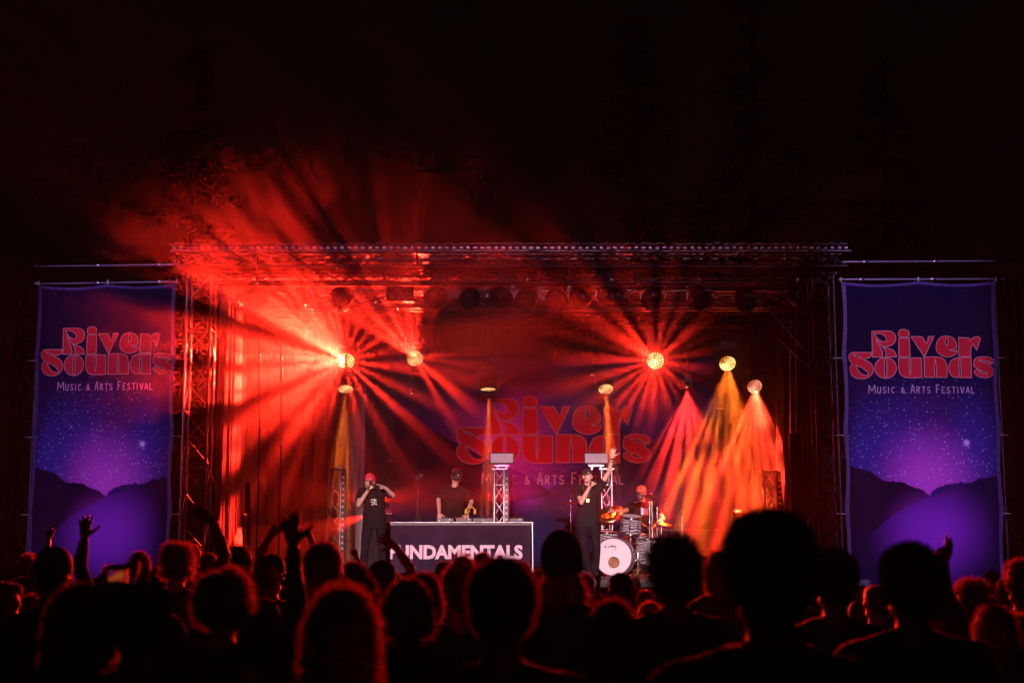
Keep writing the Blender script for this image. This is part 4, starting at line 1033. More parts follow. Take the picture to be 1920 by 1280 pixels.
link('beard', fuse(G().ball(f.hc + R @ Vector((0, .040, -.088)), (.056, .056, .042), R), .008, 1, .003, 40, 'beard'), HAIRS[1], t)
pz = W(1208, 955).z
for k, (c3, nm) in enumerate((((.75, .72, .78), 'white'), ((.35, .35, .55), 'blue'), ((.75, .04, .05), 'red'), ((.85, .12, .06), 'orange'), ((.9, .6, .05), 'yellow'))):
    g = G(); g.box((.035 - .07 + k * .034, -.155, pz - .035), (.033, .008, .13)); g.obj('print_stripe', mat('print_' + nm, c3, .7), t)
g = G()
for k in range(8): g.box((-.045 + k * .022, -.157, pz + .045), (.014, .008, .016))
g.obj('print_lettering', M['white'], t)
g = G(); p = W(1146, 955, -.60); tip = W(1137, 925, -.75); g.cone(p - (tip - p) * .35, tip, .0085, .006); o = g.obj('drum_stick', M['letterline'], None, loc=b); tag(o, 'raised drumstick in the drummer\'s hand, left of his face', 'drumstick')
g = G(); p = W(1216, 990, -.55); tip = W(1196, 975, -.95); g.cone(p - (tip - p) * .3, tip, .0085, .006); o = g.obj('drum_stick', M['letterline'], None, loc=b); tag(o, 'drumstick pointing down at the striped tom', 'drumstick')

# ------------------------------------------------------------------ drum kit
def drum(name, c, r, dep, axis, label, shell, head=None, lugs=8, group='drums of the kit', legs=None, hoopm=None):
    c = Vector(c); t = thing(name, c, label, 'drum', group); ax = Vector(axis).normalized(); R = ax.to_track_quat('Z', 'Y').to_matrix()
    G().lathe([(r * .985, -dep / 2), (r * .985, dep / 2)], rot=R, n=36).obj('shell', shell, t, True)
    for z in (-1, 1):
        g = G(); g.lathe([(r * .97, z * dep / 2 - .018), (r * 1.03, z * dep / 2 - .018), (r * 1.03, z * dep / 2 + .018), (r * .97, z * dep / 2 + .018)], rot=R, n=36); g.obj('hoop', hoopm or M['chrome'], t, True)
        g = G(); g.lathe([(r * .98, z * dep / 2 + .004), (r * .5, z * dep / 2 + .005), (0, z * dep / 2 + .006)], rot=R, n=36); g.obj('drum_head', head or M['drumskin'], t)
    for k in range(lugs):
        a = 2 * math.pi * (k + .5) / lugs; e = Vector((math.cos(a) * r * 1.02, math.sin(a) * r * 1.02, 0))
        g = G(); g.cone(R @ (e + Vector((0, 0, -dep / 2))), R @ (e + Vector((0, 0, dep / 2))), .006, .006, 6); g.box(R @ e, (.022, .022, .05), R); g.obj('lug', M['chrome'], t)
    return t, R
def swirl():
    m = bpy.data.materials.new('swirl_wrap'); m.use_nodes = True; t = m.node_tree; b = t.nodes['Principled BSDF']; tc = t.nodes.new('ShaderNodeTexCoord')
    wv = t.nodes.new('ShaderNodeTexWave'); wv.bands_direction = 'Z'; wv.inputs['Scale'].default_value = 7.5; wv.inputs['Distortion'].default_value = 5.5; wv.inputs['Detail'].default_value = .6; wv.inputs['Detail Scale'].default_value = 1.2
    t.links.new(tc.outputs['Object'], wv.inputs['Vector']); r = t.nodes.new('ShaderNodeValToRGB'); r.color_ramp.elements[0].position = .48; r.color_ramp.elements[0].color = (.06, .045, .06, 1); r.color_ramp.elements[1].position = .54; r.color_ramp.elements[1].color = (.5, .45, .5, 1)
    t.links.new(wv.outputs[1], r.inputs[0]); t.links.new(r.outputs[0], b.inputs['Base Color']); b.inputs['Roughness'].default_value = .15; return m
SW = swirl()
ax = Vector((-.22, -1, 0)).normalized(); bc = at(1150, 1043, 24.25); bc.z = FZ + .325
t, R = drum('bass_drum', bc - ax * .2, .315, .40, ax, 'big white-headed bass drum with a round port, lower middle of the kit', SW, hoopm=mat('drum_hoop', (.10, .07, .09), .3), lugs=10)
fr = frame(-ax); X = Vector((0, 0, 1)).cross(-ax).normalized(); X = -X if X.x < 0 else X
def ondrum(x, z, off=.010): return ax * (.2 + off) + X * x + Vector((0, 0, z))
g = G(); rr = [tuple(ondrum(.01 + .088 * math.cos(a), -.09 + .088 * math.sin(a), .012)) for a in np.linspace(0, 2 * math.pi, 25)[:-1]]; g.add(rr, [tuple(range(24))]); g.obj('port_hole', M['port'], t)
g = G()
for i in range(24):
    a0, a1 = 2 * math.pi * i / 24, 2 * math.pi * (i + 1) / 24
    g.cone(ondrum(.01 + .09 * math.cos(a0), -.09 + .09 * math.sin(a0), .014), ondrum(.01 + .09 * math.cos(a1), -.09 + .09 * math.sin(a1), .014), .006, .006, 6)
g.obj('port_ring', M['black'], t)
LUD = [[(-.09, .06), (-.085, .02), (-.10, -.01), (-.06, -.012), (-.04, 0)], [(-.045, .022), (-.04, .0), (-.02, .0), (-.018, .022), (-.015, .0)], [(.012, .05), (.012, .0)], [(.012, .018), (-.006, .018), (-.006, .0), (.012, .0)],
       [(.022, .022), (.026, 0), (.034, .016), (.042, 0), (.048, .022)], [(.055, .022), (.055, 0)], [(.055, .034), (.057, .036)], [(.082, .02), (.066, .02), (.066, .0), (.082, .0), (.084, -.03), (.062, -.03)], [(.082, .02), (.083, .0)], [(-.10, -.01), (-.12, .004), (-.105, .016)]]
g = G()
for st_ in LUD:
    P3 = [ondrum(-.035 + x * 1.0, .165 + z, .011) for x, z in st_]
    for a, q in zip(P3[:-1], P3[1:]): g.cone(a, q, .0042, .0042, 5)
tag(g.obj('head_lettering', M['black'], t), kind='stuff')
t2, _ = drum('tom_drum', at(1183, 983, 24.6), .185, .28, (.05, -.25, 1), 'black and white striped tom mounted over the bass drum', SW)
drum('floor_tom', at(1138, 1013, 25.1), .20, .3, (0, -.1, 1), 'striped tom behind the left edge of the bass drum', SW)
drum('floor_tom', Vector((at(1214, 1040, 24.9).x, 24.9, FZ + .42)), .21, .42, (0, -.05, 1), 'deep floor tom at the right of the kit', SW)
drum('snare_drum', at(1200, 1010, 25.2), .18, .15, (0, -.12, 1), 'chrome snare drum under the drummer\'s hand', M['chrome'])
for nm, x, y, Y, r, tl, lb in (('cymbal', 1222, 931, 25.0, .28, (.16, -.10, 1), 'thin cymbal right of the drummer\'s chin'), ('cymbal', 1143, 962, 25.6, .26, (-.25, -.75, 1), 'tilted orange-lit cymbal by the raised drumstick'), ('cymbal', 1240, 980, 25.2, .20, (.2, -.2, 1), 'small lower cymbal at the right of the kit'), ('cymbal', 1070, 943, 26.0, .2, (.0, -.08, 1), 'edge-on cymbal left of the rapper with the raised hand')):
    c = at(x, y, Y); t = thing(nm, c, lb, 'cymbal', 'cymbals of the kit'); R = Vector(tl).normalized().to_track_quat('Z', 'Y').to_matrix()
    G().lathe([(0, .035), (r * .12, .032), (r * .2, .012), (r * .6, .006), (r, -.006), (r, -.008), (r * .6, .003), (r * .2, .008)], rot=R, n=40).obj('bronze_disc', M['brass'], t, True)
    G().cone((0, 0, .0), (0, 0, .07), .007, .007).obj('wing_nut', M['chrome'], t)
    s_ = thing('cymbal_stand', Vector((c.x, Y, FZ)), 'chrome stand under ' + lb.replace('thin ', '').replace('small ', ''), 'stand', 'chrome stands of the kit')
    rod((c.x, Y, FZ + .1), (c.x, Y, c.z), .012, M['chrome'], s_, 'post'); rod((c.x, Y, FZ + .1), (c.x, Y, FZ + (c.z - FZ) * .55), .019, M['chrome'], s_, 'post')
    for k in range(3): a = k * 2.094 + .5; rod((c.x, Y, FZ + .32), (c.x + .27 * math.cos(a), Y + .27 * math.sin(a), FZ + .01), .010, M['chrome'], s_, 'leg')
for x, y0, y1, lb in ((1218, 942, 1062, 'tall chrome stand in front of the drummer\'s right side'), (1232, 950, 1062, 'chrome stand next right of the tall one'), (1196, 1000, 1068, 'short chrome stand beside the bass drum')):
    s_ = thing('hardware_stand', Vector((at(x, y1, 24.7).x, 24.7, FZ)), lb, 'stand', 'chrome stands of the kit'); p, q = Vector((at(x, y1, 24.7).x, 24.7, FZ + .05)), at(x, y0, 24.7)
    rod(p, q, .013, M['chrome'], s_, 'post'); rod(p, p.lerp(q, .5), .02, M['chrome'], s_, 'post'); rod(p.lerp(q, .3), p.lerp(q, .34), .034, M['chrome'], s_, 'clamp'); rod(p.lerp(q, .7), p.lerp(q, .74), .03, M['chrome'], s_, 'clamp')
    for k in range(3): a = k * 2.094 + 1; rod(p + Vector((0, 0, .25)), p + Vector((.25 * math.cos(a), .25 * math.sin(a), -.04)), .011, M['chrome'], s_, 'leg')
g = G(); g.lathe([(0, .06), (.17, .06), (.18, .04), (.18, -.02), (0, -.02)], n=24); t = thing('drum_stool', Vector((at(1205, 1000, 26.1).x, 26.1, FZ + .42)), 'round black stool under the drummer', 'stool'); g.obj('seat', M['black'], t, True)
for k in range(3): a = k * 2.094; rod(t.location, t.location + Vector((.25 * math.cos(a), .25 * math.sin(a), -.41)), .012, M['chrome'], t, 'leg')

# ------------------------------------------------------------------ DJ table with its lettered front
YT = 23.5
t = thing('dj_table', (at(860, 1000, YT).x, YT, FZ), 'long table with a dark lettered front cloth, left of centre on the stage', 'table'); b = t.location
xa, xb = at(722, 980, YT).x, at(998, 980, YT).x; zt = at(860, 979, YT).z
g = G(); g.box(((xa + xb) / 2 - b.x, .35, zt - .03 - b.z), (xb - xa, .70, .03)); g.obj('table_top', M['black'], t)
rod((xa, YT, zt), (xb, YT, zt), .011, M['alu'], t, 'frame_tube'); rod((xb, YT, zt), (xb + .01, YT, FZ), .020, M['alu'], t, 'leg'); rod((xa, YT, zt), (xa, YT, FZ), .020, M['alu'], t, 'leg')
rod((xa, YT + .04, zt - .07), (xb, YT + .04, zt - .07), .012, M['steel'], t, 'frame_tube')
for x in (xa, xb): rod((x, YT + .7, zt - .03), (x, YT + .7, FZ), .018, M['alu'], t, 'leg')
g = G(); nu, nv = 40, 14
fcx = lambda u, v: Vector((xa + .02 + (xb - xa - .06) * u - b.x, -.012 - .012 * math.sin(u * 19 + v * 3) * math.sin(v * 3), zt - .05 - v * (zt - FZ - .12) - b.z))
for j in range(nv + 1):
    for i in range(nu + 1): g.v.append(tuple(fcx(i / nu, j / nv)))
for j in range(nv):
    for i in range(nu): k = j * (nu + 1) + i; g.f.append((k, k + nu + 1, k + nu + 2, k + 1))
fc = g.obj('front_cloth', M['table_cloth'], t, True)
cu = bpy.data.curves.new('lettering', 'FONT'); cu.body = 'FUNDAMENTALS'; cu.size = 1; cu.offset = .045; cu.resolution_u = 3
o = bpy.data.objects.new('tmp', cu); col.objects.link(o); me = bpy.data.meshes.new_from_object(o.evaluated_get(bpy.context.evaluated_depsgraph_get())); bpy.data.objects.remove(o)
xs = [v.co.x for v in me.vertices]; ys = [v.co.y for v in me.vertices]; x0, x1, y0, y1 = min(xs), max(xs), min(ys), max(ys)
A0, A1 = at(730, 1048, YT) - b, at(980, 1021, YT) - b
for v in me.vertices: v.co = Vector((A0.x + (v.co.x - x0) / (x1 - x0) * (A1.x - A0.x), -.032, A0.z + (v.co.y - y0) / (y1 - y0) * (A1.z - A0.z)))
me.name = 'front_lettering'; tag(link('front_lettering', me, M['letterwhite'], fc), kind='stuff')
def deck_gear(name, px, w_, lb, leds, knobs):
    c = at(px, 972, YT + .3); c.z = zt; q = thing(name, c, lb, 'dj gear', 'music gear on the table'); g = G(); g.box((0, 0, .035), (w_, .36, .07)); g.obj('case', M['black'], q)
    r = random.Random(px)
    if knobs:
        for k in range(10): g = G(); g.cone((-w_ * .38 + w_ * .76 * (k % 5) / 4, -.12 + .1 * (k // 5), .07), (-w_ * .38 + w_ * .76 * (k % 5) / 4, -.12 + .1 * (k // 5), .095), .011, .009, 8); g.obj('knob', M['chrome'], q)
    else:
        G().lathe([(0, .085), (.10, .085), (.105, .07)], (0, .0, 0)).obj('jog_wheel', M['steel'], q)
    for x, z, cl in leds:
        g = G(); g.box((x, -.182, z), (.02, .004, .010)); g.obj('indicator_light', mat('led_%d' % int(px + x * 100), (.1, .1, .1), .4, emit=cl, estr=1.2), q)
deck_gear('media_player', 838, .32, 'media player under the DJ\'s right hand', [(-.12, .03, (1, .75, .02)), (.05, .05, (.8, .7, 1))], False)
deck_gear('dj_mixer', 868, .30, 'mixer with rows of knobs between the players', [(.1, .05, (.9, .7, .9))], True)
deck_gear('media_player', 906, .32, 'media player right of the mixer', [(.0, .04, (.5, .3, .6))], False)
deck_gear('effects_box', 968, .22, 'small low box at the right end of the table', [(.06, .05, (1, .8, .8))], True)
p = at(882, 958, YT + .25); t = thing('headphones', p, 'bright yellow headphones standing on the mixer', 'headphones')
g = G(); g.tube([Vector((.075 * math.cos(a), 0, .075 * math.sin(a))) for a in np.linspace(0, math.pi, 12)], .010, 8); g.obj('headband', M['yellow'], t, True)
for sx in (-1, 1): g = G(); g.cone((sx * .055, 0, -.01), (sx * .095, 0, -.01), .045, .048, 16); g.obj('ear_cup', M['yellow'], t, True)

# ------------------------------------------------------------------ lamp totems, panels, tripod and small gear
def totem(x0, x1, ytop, Y, label, panel=None, strip=True, m='alu'):
    xl, xr = at(x0, ytop, Y).x, at(x1, ytop, Y).x; cx = (xl + xr) / 2; zt_ = at(960, ytop, Y).z
    t = truss('truss_totem', (cx, Y, FZ), (cx, Y, zt_), xr - xl, .25, .28, M[m], label, 'truss', 'truss totems on the stage', r=.018, rb=.008)
    if strip:
        sx = xr + .045; g = G(); g.box((sx, Y - .13, (FZ + zt_) / 2 + .05), (.075, .06, zt_ - FZ - .1)); q = thing('led_bar', (sx, Y - .13, FZ), 'column of LED cells on the ' + label, 'light bar', 'LED bars'); g2 = G(); g2.v = [(a - sx, b_ - Y + .13, c - FZ) for a, b_, c in g.v]; g2.f = g.f; g2.obj('housing', M['black'], q)
        n = 16; cm_ = G().ball((0, 0, 0), (.022, .008, .022), seg=10, rings=6).mesh('led_cell')
        for k in range(n): link('led_cell', cm_, M['frost'], q, (0, -.032, .15 + (zt_ - FZ - .2) * k / n))
    g = G(); g.box((0, 0, zt_ - FZ + .012), (xr - xl + .08, .32, .02)); g.obj('top_plate', M['alu'], t)
    if panel:
        px0, px1, py0, py1 = panel; a, c = at(px0, py1, Y - .05), at(px1, py0, Y - .05); ce = (a + c) / 2
        q = thing('light_panel', ce, 'pale light panel on the ' + label, 'light panel', 'pale light panels'); w_, h_ = c.x - a.x, c.z - a.z
        g = G(); g.box((0, .05, 0), (w_ + .03, .08, h_ + .03)); g.obj('housing', M['black'], q); g = G(); g.box((0, .004, 0), (w_, .016, h_)); g.obj('diffuser', M['panel_glow'], q)
        g = G(); g.box((0, .05, -h_ / 2 - .05), (w_ * .7, .05, .03)); g.box((-w_ * .2, .05, -h_ / 2 - .09), (.03, .03, .08)); g.box((w_ * .2, .05, -h_ / 2 - .09), (.03, .03, .08)); g.obj('bracket', M['alu'], q)
totem(927, 945, 881, 25.3, 'truss totem behind the right half of the table', (920, 962, 850, 867))
totem(1127, 1146, 881, 25.9, 'truss totem behind the right rapper', (1097, 1139, 850, 867), strip=False)
totem(618, 641, 879, 25.6, 'truss totem left of the rapper in the red cap')
totem(1430, 1453, 885, 25.6, 'truss totem at the right edge of the stage')
t = thing('tripod', at(783, 940, 26.5), 'black tripod with a small camera head behind the table', 'tripod'); p = t.location; top = at(783, 897, 26.5)
rod((p.x, p.y, FZ + .6), top, .014, M['black'], t, 'centre_post')
for k in range(3): a = k * 2.094 + .3; rod((p.x, p.y, FZ + 1.15), (p.x + .42 * math.cos(a), p.y + .42 * math.sin(a), FZ), .012, M['black'], t, 'leg')
g = G(); g.box(top - p + Vector((.02, 0, .03)), (.16, .10, .08), Matrix.Rotation(-.4, 3, 'Y')); g.obj('head', M['black'], t)
g = G(); g.ball(top - p + Vector((.07, -.06, .06)), .022); g.obj('lens', M['white'], t, True)
t = thing('work_lantern', at(457, 975, 23.0), 'small pale cylindrical lantern at the left wing', 'lantern'); g = G(); g.lathe([(0, -.10), (.035, -.10), (.04, -.08), (.04, .07), (.03, .10), (0, .11)]); g.obj('body', M['white'], t, True); rod(t.location + Vector((0, 0, -.1)), Vector((t.location.x, 23.0, FZ)), .012, M['steel'], t, 'stand')
t = thing('microphone_stand', Vector((at(403, 1000, 22.6).x, 22.6, FZ)), 'thin boom stand with a yellow clip at the left edge of the stage', 'stand'); rod(t.location, at(405, 915, 22.6), .010, M['alu'], t, 'post'); rod(at(405, 915, 22.6), at(384, 850, 22.6), .009, M['alu'], t, 'boom'); rod(at(404, 917, 22.5), at(404, 900, 22.5), .014, M['yellow'], t, 'clip')
for k in range(3): a = k * 2.094 + .3; rod(t.location + Vector((0, 0, .3)), t.location + Vector((.3 * math.cos(a), .3 * math.sin(a), .01)), .009, M['alu'], t, 'leg')
t = thing('stage_lamp', at(1524, 916, 22.4), 'round black lamp clamped on the inside of the right tower', 'stage lamp'); R = Matrix.Rotation(R_(75), 3, 'X') @ Matrix.Rotation(R_(-25), 3, 'Y')
G().lathe([(0, -.13), (.10, -.11), (.15, 0), (.15, .10), (.13, .10), (.12, .06), (0, .05)], rot=R).obj('housing', M['black'], t, True); rod(t.location, at(1540, 905, 22.3), .014, M['alu'], t, 'clamp')
g = G(); r = random.Random(5)
for k in range(14):
    x = r.uniform(1540, 1566); pts = [at(x + r.uniform(-7, 7), y, 22.3) for y in range(905, 1035, 12)]; g.tube([p - at(1550, 960, 22.3) for p in pts], .010, 5)
o = g.obj('cable_bundle', mat('red_cable', (.25, .02, .02), .4), None, True, at(1550, 960, 22.3)); tag(o, 'tangled bundle of red cables hanging in the right tower', 'cable')
t = thing('junction_box', at(1520, 984, 22.7), 'small pale box with dials beside the right tower', 'box'); g = G(); g.box((0, 0, 0), (.085, .08, .16)); g.obj('case', M['frost'], t); g = G(); g.cone((0, 0, .08), (0, 0, .12), .012, .012); g.obj('antenna', M['alu'], t); rod(t.location, Vector((t.location.x, 22.7, FZ)), .012, M['steel'], t, 'stand')
t = thing('microphone_stand', Vector((at(1279, 1000, 25.5).x, 25.5, FZ)), 'thin stand right of the drum kit', 'stand'); rod(t.location, at(1279, 965, 25.5), .008, M['alu'], t, 'post'); rod(at(1279, 965, 25.5), at(1276, 962, 25.2), .014, M['steel'], t, 'clip')
t = thing('monitor_speaker', Vector((at(1338, 1060, 22.2).x, 22.2, FZ)), 'low wedge speaker on the stage front right of the drums', 'speaker')
g = G(); g.add([(-.3, -.18, 0), (.3, -.18, 0), (.3, .22, 0), (-.3, .22, 0), (-.3, -.12, .1), (.3, -.12, .1), (.3, .22, .34), (-.3, .22, .34)], [(0, 3, 2, 1), (4, 5, 6, 7), (0, 1, 5, 4), (1, 2, 6, 5), (2, 3, 7, 6), (3, 0, 4, 7)]); g.obj('cabinet', M['black'], t)
o = rod(at(1240, 993, 27.6), at(1450, 993, 27.6), .012, M['steel'], None, 'rail'); tag(o, 'thin dark rail across the rear right of the stage', 'rail')

# ------------------------------------------------------------------ trees behind the stage
def tree(x, y, h, label, seed):
    r = random.Random(seed); z0 = (y - 60) * .02 if y > 60 else 0; t = thing('conifer_tree', (x, y, z0), label, 'tree', 'dark conifers behind the stage')
    g = G(); g.cone((0, 0, 0), (0, 0, h * .55), .32, .18, 10); g.cone((0, 0, h * .55), (.1, 0, h * .97), .18, .03, 8)
    br = []
    for k in range(90):
        f_ = r.uniform(.14, .98); a = r.uniform(0, 6.28); L_ = (1 - f_) * h * .24 * r.uniform(.55, 1.15) + .3; d = Vector((math.cos(a), math.sin(a), r.uniform(-.28, .1))); p = Vector((0, 0, h * f_)); q = p + d * L_; g.cone(p, q, .05, .012, 5); br.append((p, q, L_))
    g.obj('trunk', M['wood'], t)
    v = []; fc = []
    for p, q, L_ in br:
        for k in range(int(38 + L_ * 26)):
            f_ = r.random() ** .7; c = p.lerp(q, f_) + Vector((r.gauss(0, .16), r.gauss(0, .16), r.gauss(-.12, .14))) * (.5 + L_ * .25); d = Vector((r.gauss(0, 1), r.gauss(0, 1), r.gauss(-.3, .5))).normalized() * r.uniform(.12, .32); w_ = d.orthogonal().normalized() * r.uniform(.03, .08)
            i = len(v); v += [c - w_, c + w_, c + d]; fc.append((i, i + 1, i + 2))
    G().add(v, fc).obj('crown', M['leaf'], t)
for a in ((3.9, 44, 19, 'tall dark conifer over the roof right of centre, leftmost of the lit pair', 1), (8.2, 47, 23, 'tallest conifer over the right part of the roof, catching amber light', 2), (13.5, 50, 20, 'dark conifer beyond the right banner', 3), (-12, 52, 21, 'dark conifer beyond the left banner', 5)): tree(*a)

# ------------------------------------------------------------------ the crowd
_proto = {}
def proto(fem, wide, hair, seed, H, near):
    """shared figure seen from behind, arms down, feet at 0"""
    k = (fem, wide)
    if k not in _proto:
        f = Fig(1.75, 1, wide, fem); f.hem = .84; f.build(.016)
        _proto[k] = (fuse(f.b, .014, 2, name='body'), fuse(f.t, .018, 2, .010, 8, name='shirt'), fuse(f.l, .02, 2, name='trousers'), f.hc.copy(), f.s)
    return _proto[k]
_hairs = {}
def crowd(px, ytop, wpx, hair, label, hm=0, sm=0, fem=False, wide=1., yaw=0., tilt=0., arms=None, H=None, cat='person', Y=None, capm=None, long=False, group=None, skin=None):
    head_w = {'crop': .165, 'short': .180, 'spiky': .185, 'curly': .235, 'long': .205, 'bob': .205, 'bun': .18, 'tail': .185, 'beanie': .185, 'cap': .178, 'bald': .158, 'hood': .2}[hair]
    Y = Y or head_w * F / wpx
    top = at(px, ytop, Y); extra = {'curly': .045, 'bun': .07, 'beanie': .05, 'spiky': .03, 'cap': .025}.get(hair, .015)
    Ht = min(1.98, max(1.40, top.z - extra)); base = Vector((top.x, Y, top.z - extra - Ht))
    base.z = 0 if abs(base.z) < .25 else base.z
    if base.z == 0: Ht = top.z - extra
    base.z = 0
    near = wpx > 60
    t = thing('person', base, label, cat, group or 'crowd in front of the stage')
    s = Ht / 1.78
    if arms:
        f = Fig(Ht, 1, wide, fem); f.hem = .84
        for sd, A in arms.items():
            A = dict(A); e = at(*A['e'], Y + A.get('dy', .12)) - base; w_ = at(*A['w'], Y + A.get('dy', .12) * 1.5) - base; tp = at(*A['t'], Y + A.get('dy', .12) * 1.5) - base
            f.arms[sd] = dict(e=e, w=w_, d=(tp - w_).normalized(), n=A.get('n', (0, 1, 0)), h=A['h'], th=A.get('th', 1), sl=A.get('sl', .6), long=A.get('long', long), sw=1)
        f.build(.010); me = fuse(f.b, .0068, 1, name='body'); sh = fuse(f.t, .016, 2, .008, 8, name='shirt'); tr = fuse(f.l, .02, 2, name='trousers'); hc = f.hc; sc_ = 1.
    else:
        me, sh, tr, hc, s0 = proto(fem, wide, hair, 0, Ht, near); sc_ = Ht / 1.75; hc = hc * sc_
    for nm, m_, mt in (('body', me, skin or M['skin_crowd']), ('shirt', sh, SHIRTS[sm]), ('trousers', tr, M['jean'])):
        o = link(nm, m_, mt, t); o.scale = (sc_,) * 3
        if yaw and not arms and nm == 'body': pass
    R0 = frame((math.sin(yaw), math.cos(yaw), tilt))
    if hair == 'bald': return t
    if hair == 'cap':
        c_, br = cap_geo(hc, R0, s * 1.04); cc = c_.obj('cap', capm or M['blackcap'], t, True); br.obj('brim', capm or M['blackcap'], cc)
        link('hair', hair_geo(hc, R0, 'crop', s, px, 0), HAIRS[hm], t); return t
    key = (hair, near, px % 3)
    if near: hme = hair_geo(Vector((0, 0, 0)), Matrix.Identity(3), hair, 1., px, int(4000 if wpx < 100 else 9000)); 
    else:
        if key not in _hairs: _hairs[key] = hair_geo(Vector((0, 0, 0)), Matrix.Identity(3), hair, 1., px, 1500)
        hme = _hairs[key]
    o = link('beanie' if hair == 'beanie' else 'hair', hme, capm or (M['blackcap'] if hair == 'beanie' else HAIRS[hm]), t)
    o.matrix_local = Matrix.Translation(hc) @ R0.to_4x4() @ Matrix.Scale(s, 4)
    return t
C = crowd
C(1440, 960, 158, 'short', 'tall man with short dark hair, biggest dark head right of centre', 4, 0, wide=1.12)
C(1705, 1020, 106, 'short', 'broad dark-haired man in front of the right banner', 4, 0, wide=1.1)
C(1748, 1082, 72, 'short', 'person raising two fingers in front of the right banner', 0, 1, arms={'b': dict(e=(1768, 1105), w=(1769, 1056), t=(1771, 1012), h='two', dy=.0, n=(-.3, 1, 0), th=-1, long=True)})
C(1563, 1031, 84, 'short', 'close-cropped head right below the right truss tower', 4, 1)
C(1263, 1006, 88, 'spiky', 'person with tousled spiky hair right of the bass drum', 4, 0, wide=1.1)
C(1052, 984, 84, 'beanie', 'tall person in a rounded dark beanie between the table and the drum kit', 0, 0, wide=1.05)
C(942, 1050, 128, 'short', 'large dark square-cut head below the table lettering', 0, 0, wide=1.1)
C(643, 1097, 138, 'long', 'person with shoulder-length hair rimmed in red, below the rapper in the red cap', 3, 0, fem=True)
C(421, 1068, 112, 'curly', 'person with thick curly hair rimmed in bright red, lower left', 1, 0, fem=True)
C(152, 1094, 118, 'long', 'long-haired person at lower left just left of the lit phone', 0, 0, fem=True)
C(99, 1020, 74, 'cap', 'man in a dark cap in front of the left banner, by the open hand', 4, 0, yaw=-.3)
C(262, 1096, 112, 'short', 'person holding up a lit phone at lower left', 4, 0, arms={'a': dict(e=(205, 1180), w=(214, 1105), t=(219, 1080), h='grip', dy=.35, n=(0, 1, 0), th=1, long=True), 'b': dict(e=(320, 1180), w=(236, 1104), t=(230, 1078), h='grip', dy=.35, n=(0, 1, 0), th=-1, long=True)})
C(766, 1084, 88, 'tail', 'person with tied-back hair below the left end of the table', 0, 1, fem=True)
C(868, 1029, 78, 'bun', 'person with a red-lit bun in front of the middle of the table lettering', 3, 0, fem=True)
C(795, 1073, 72, 'bob', 'person with a smooth bob edged in red, left of the square-cut head', 0, 2, fem=True)
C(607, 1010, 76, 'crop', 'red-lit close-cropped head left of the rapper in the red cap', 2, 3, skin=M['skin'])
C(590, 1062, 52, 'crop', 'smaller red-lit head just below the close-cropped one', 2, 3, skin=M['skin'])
C(1163, 1069, 52, 'crop', 'small round dark head in front of the bass drum', 4, 0)
C(1148, 1122, 96, 'bob', 'person with a low dark bob edged in red below the drum kit', 0, 0, fem=True)
C(334, 1016, 66, 'curly', 'person with bushy hair rimmed red below the left truss tower', 1, 1)
C(446, 1021, 60, 'short', 'dark head just right of the reaching arm at left', 0, 0)
C(508, 1036, 56, 'cap', 'person in a cap with face turned right, below the pointing hand', 0, 2, yaw=.6)
C(487, 1086, 58, 'bob', 'person with a bob right behind the curly-haired one', 1, 0, fem=True)
C(664, 1054, 62, 'short', 'dark head left below the feet of the rapper in the red cap', 0, 1)
C(678, 1074, 70, 'bob', 'person with a red-edged round bob in front of the rapper in the red cap', 0, 0, fem=True)
C(716, 1047, 58, 'cap', 'person in a backward cap with bright strap below the first lettering', 0, 2)
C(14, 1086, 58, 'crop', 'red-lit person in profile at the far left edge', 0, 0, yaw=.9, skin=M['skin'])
C(1640, 1092, 52, 'crop', 'small dark head between the two big heads at right', 0, 0)
C(1822, 1086, 66, 'spiky', 'frizzy-haired person right of the two-finger hand', 0, 1)
C(1862, 1132, 92, 'long', 'long-haired person at lower right with red-lit strands', 3, 0, fem=True)
C(1915, 1048, 66, 'short', 'person half out of frame at the right edge', 0, 0)
C(205, 1052, 44, 'bun', 'person with a red-edged topknot behind the lit phone', 3, 3, fem=True)
C(263, 1032, 42, 'bob', 'person with smooth red-rimmed hair in front of the left banner', 1, 0, fem=True)
C(360, 1020, 36, 'short', 'small head right behind the bushy-haired one', 1, 1)
C(392, 1033, 36, 'crop', 'small head left of the reaching arm', 0, 0)
C(55, 1035, 36, 'curly', 'small curly head at the left, beside the man in the dark cap', 1, 1)
C(120, 1068, 44, 'long', 'person under the open hand, hair lit red on the right', 3, 1, fem=True)
C(1210, 1104, 40, 'short', 'small red-rimmed head between the round head and the spiky one', 3, 1)
C(1190, 1078, 26, 'bob', 'small distant head at the stage edge under the drums', 1, 2, fem=True)
C(1330, 1096, 30, 'tail', 'small red-rimmed head right of the spiky-haired person', 3, 1, fem=True)
C(1352, 1086, 28, 'short', 'small distant head left of the biggest head', 1, 0)
C(1318, 1112, 34, 'curly', 'small curly head low between the spiky one and the biggest head', 1, 2)
C(1600, 1078, 24, 'short', 'small distant head right of the close-cropped one', 1, 0)
C(1617, 1096, 28, 'tail', 'small head with tied hair left of the small dark one', 3, 1, fem=True)
C(1862, 1104, 34, 'curly', 'small head with fluffy hair at the foot of the right banner', 1, 2)
C(545, 1040, 40, 'short', 'head under the big upright hand', 0, 0)
C(1010, 1066, 40, 'bob', 'small head left of the beanie', 1, 0, fem=True)
C(1100, 1075, 34, 'short', 'small head right of the beanie, in front of the rapper\'s shoes', 0, 1)
C(905, 1035, 34, 'short', 'small head right behind the bun', 0, 1)
C(18, 1165, 92, 'long', 'hunched person at the lower left corner', 0, 0, fem=True)
C(1352, 1030, 62, 'bob', 'dark head half hidden behind the left of the biggest head', 0, 0, fem=True)
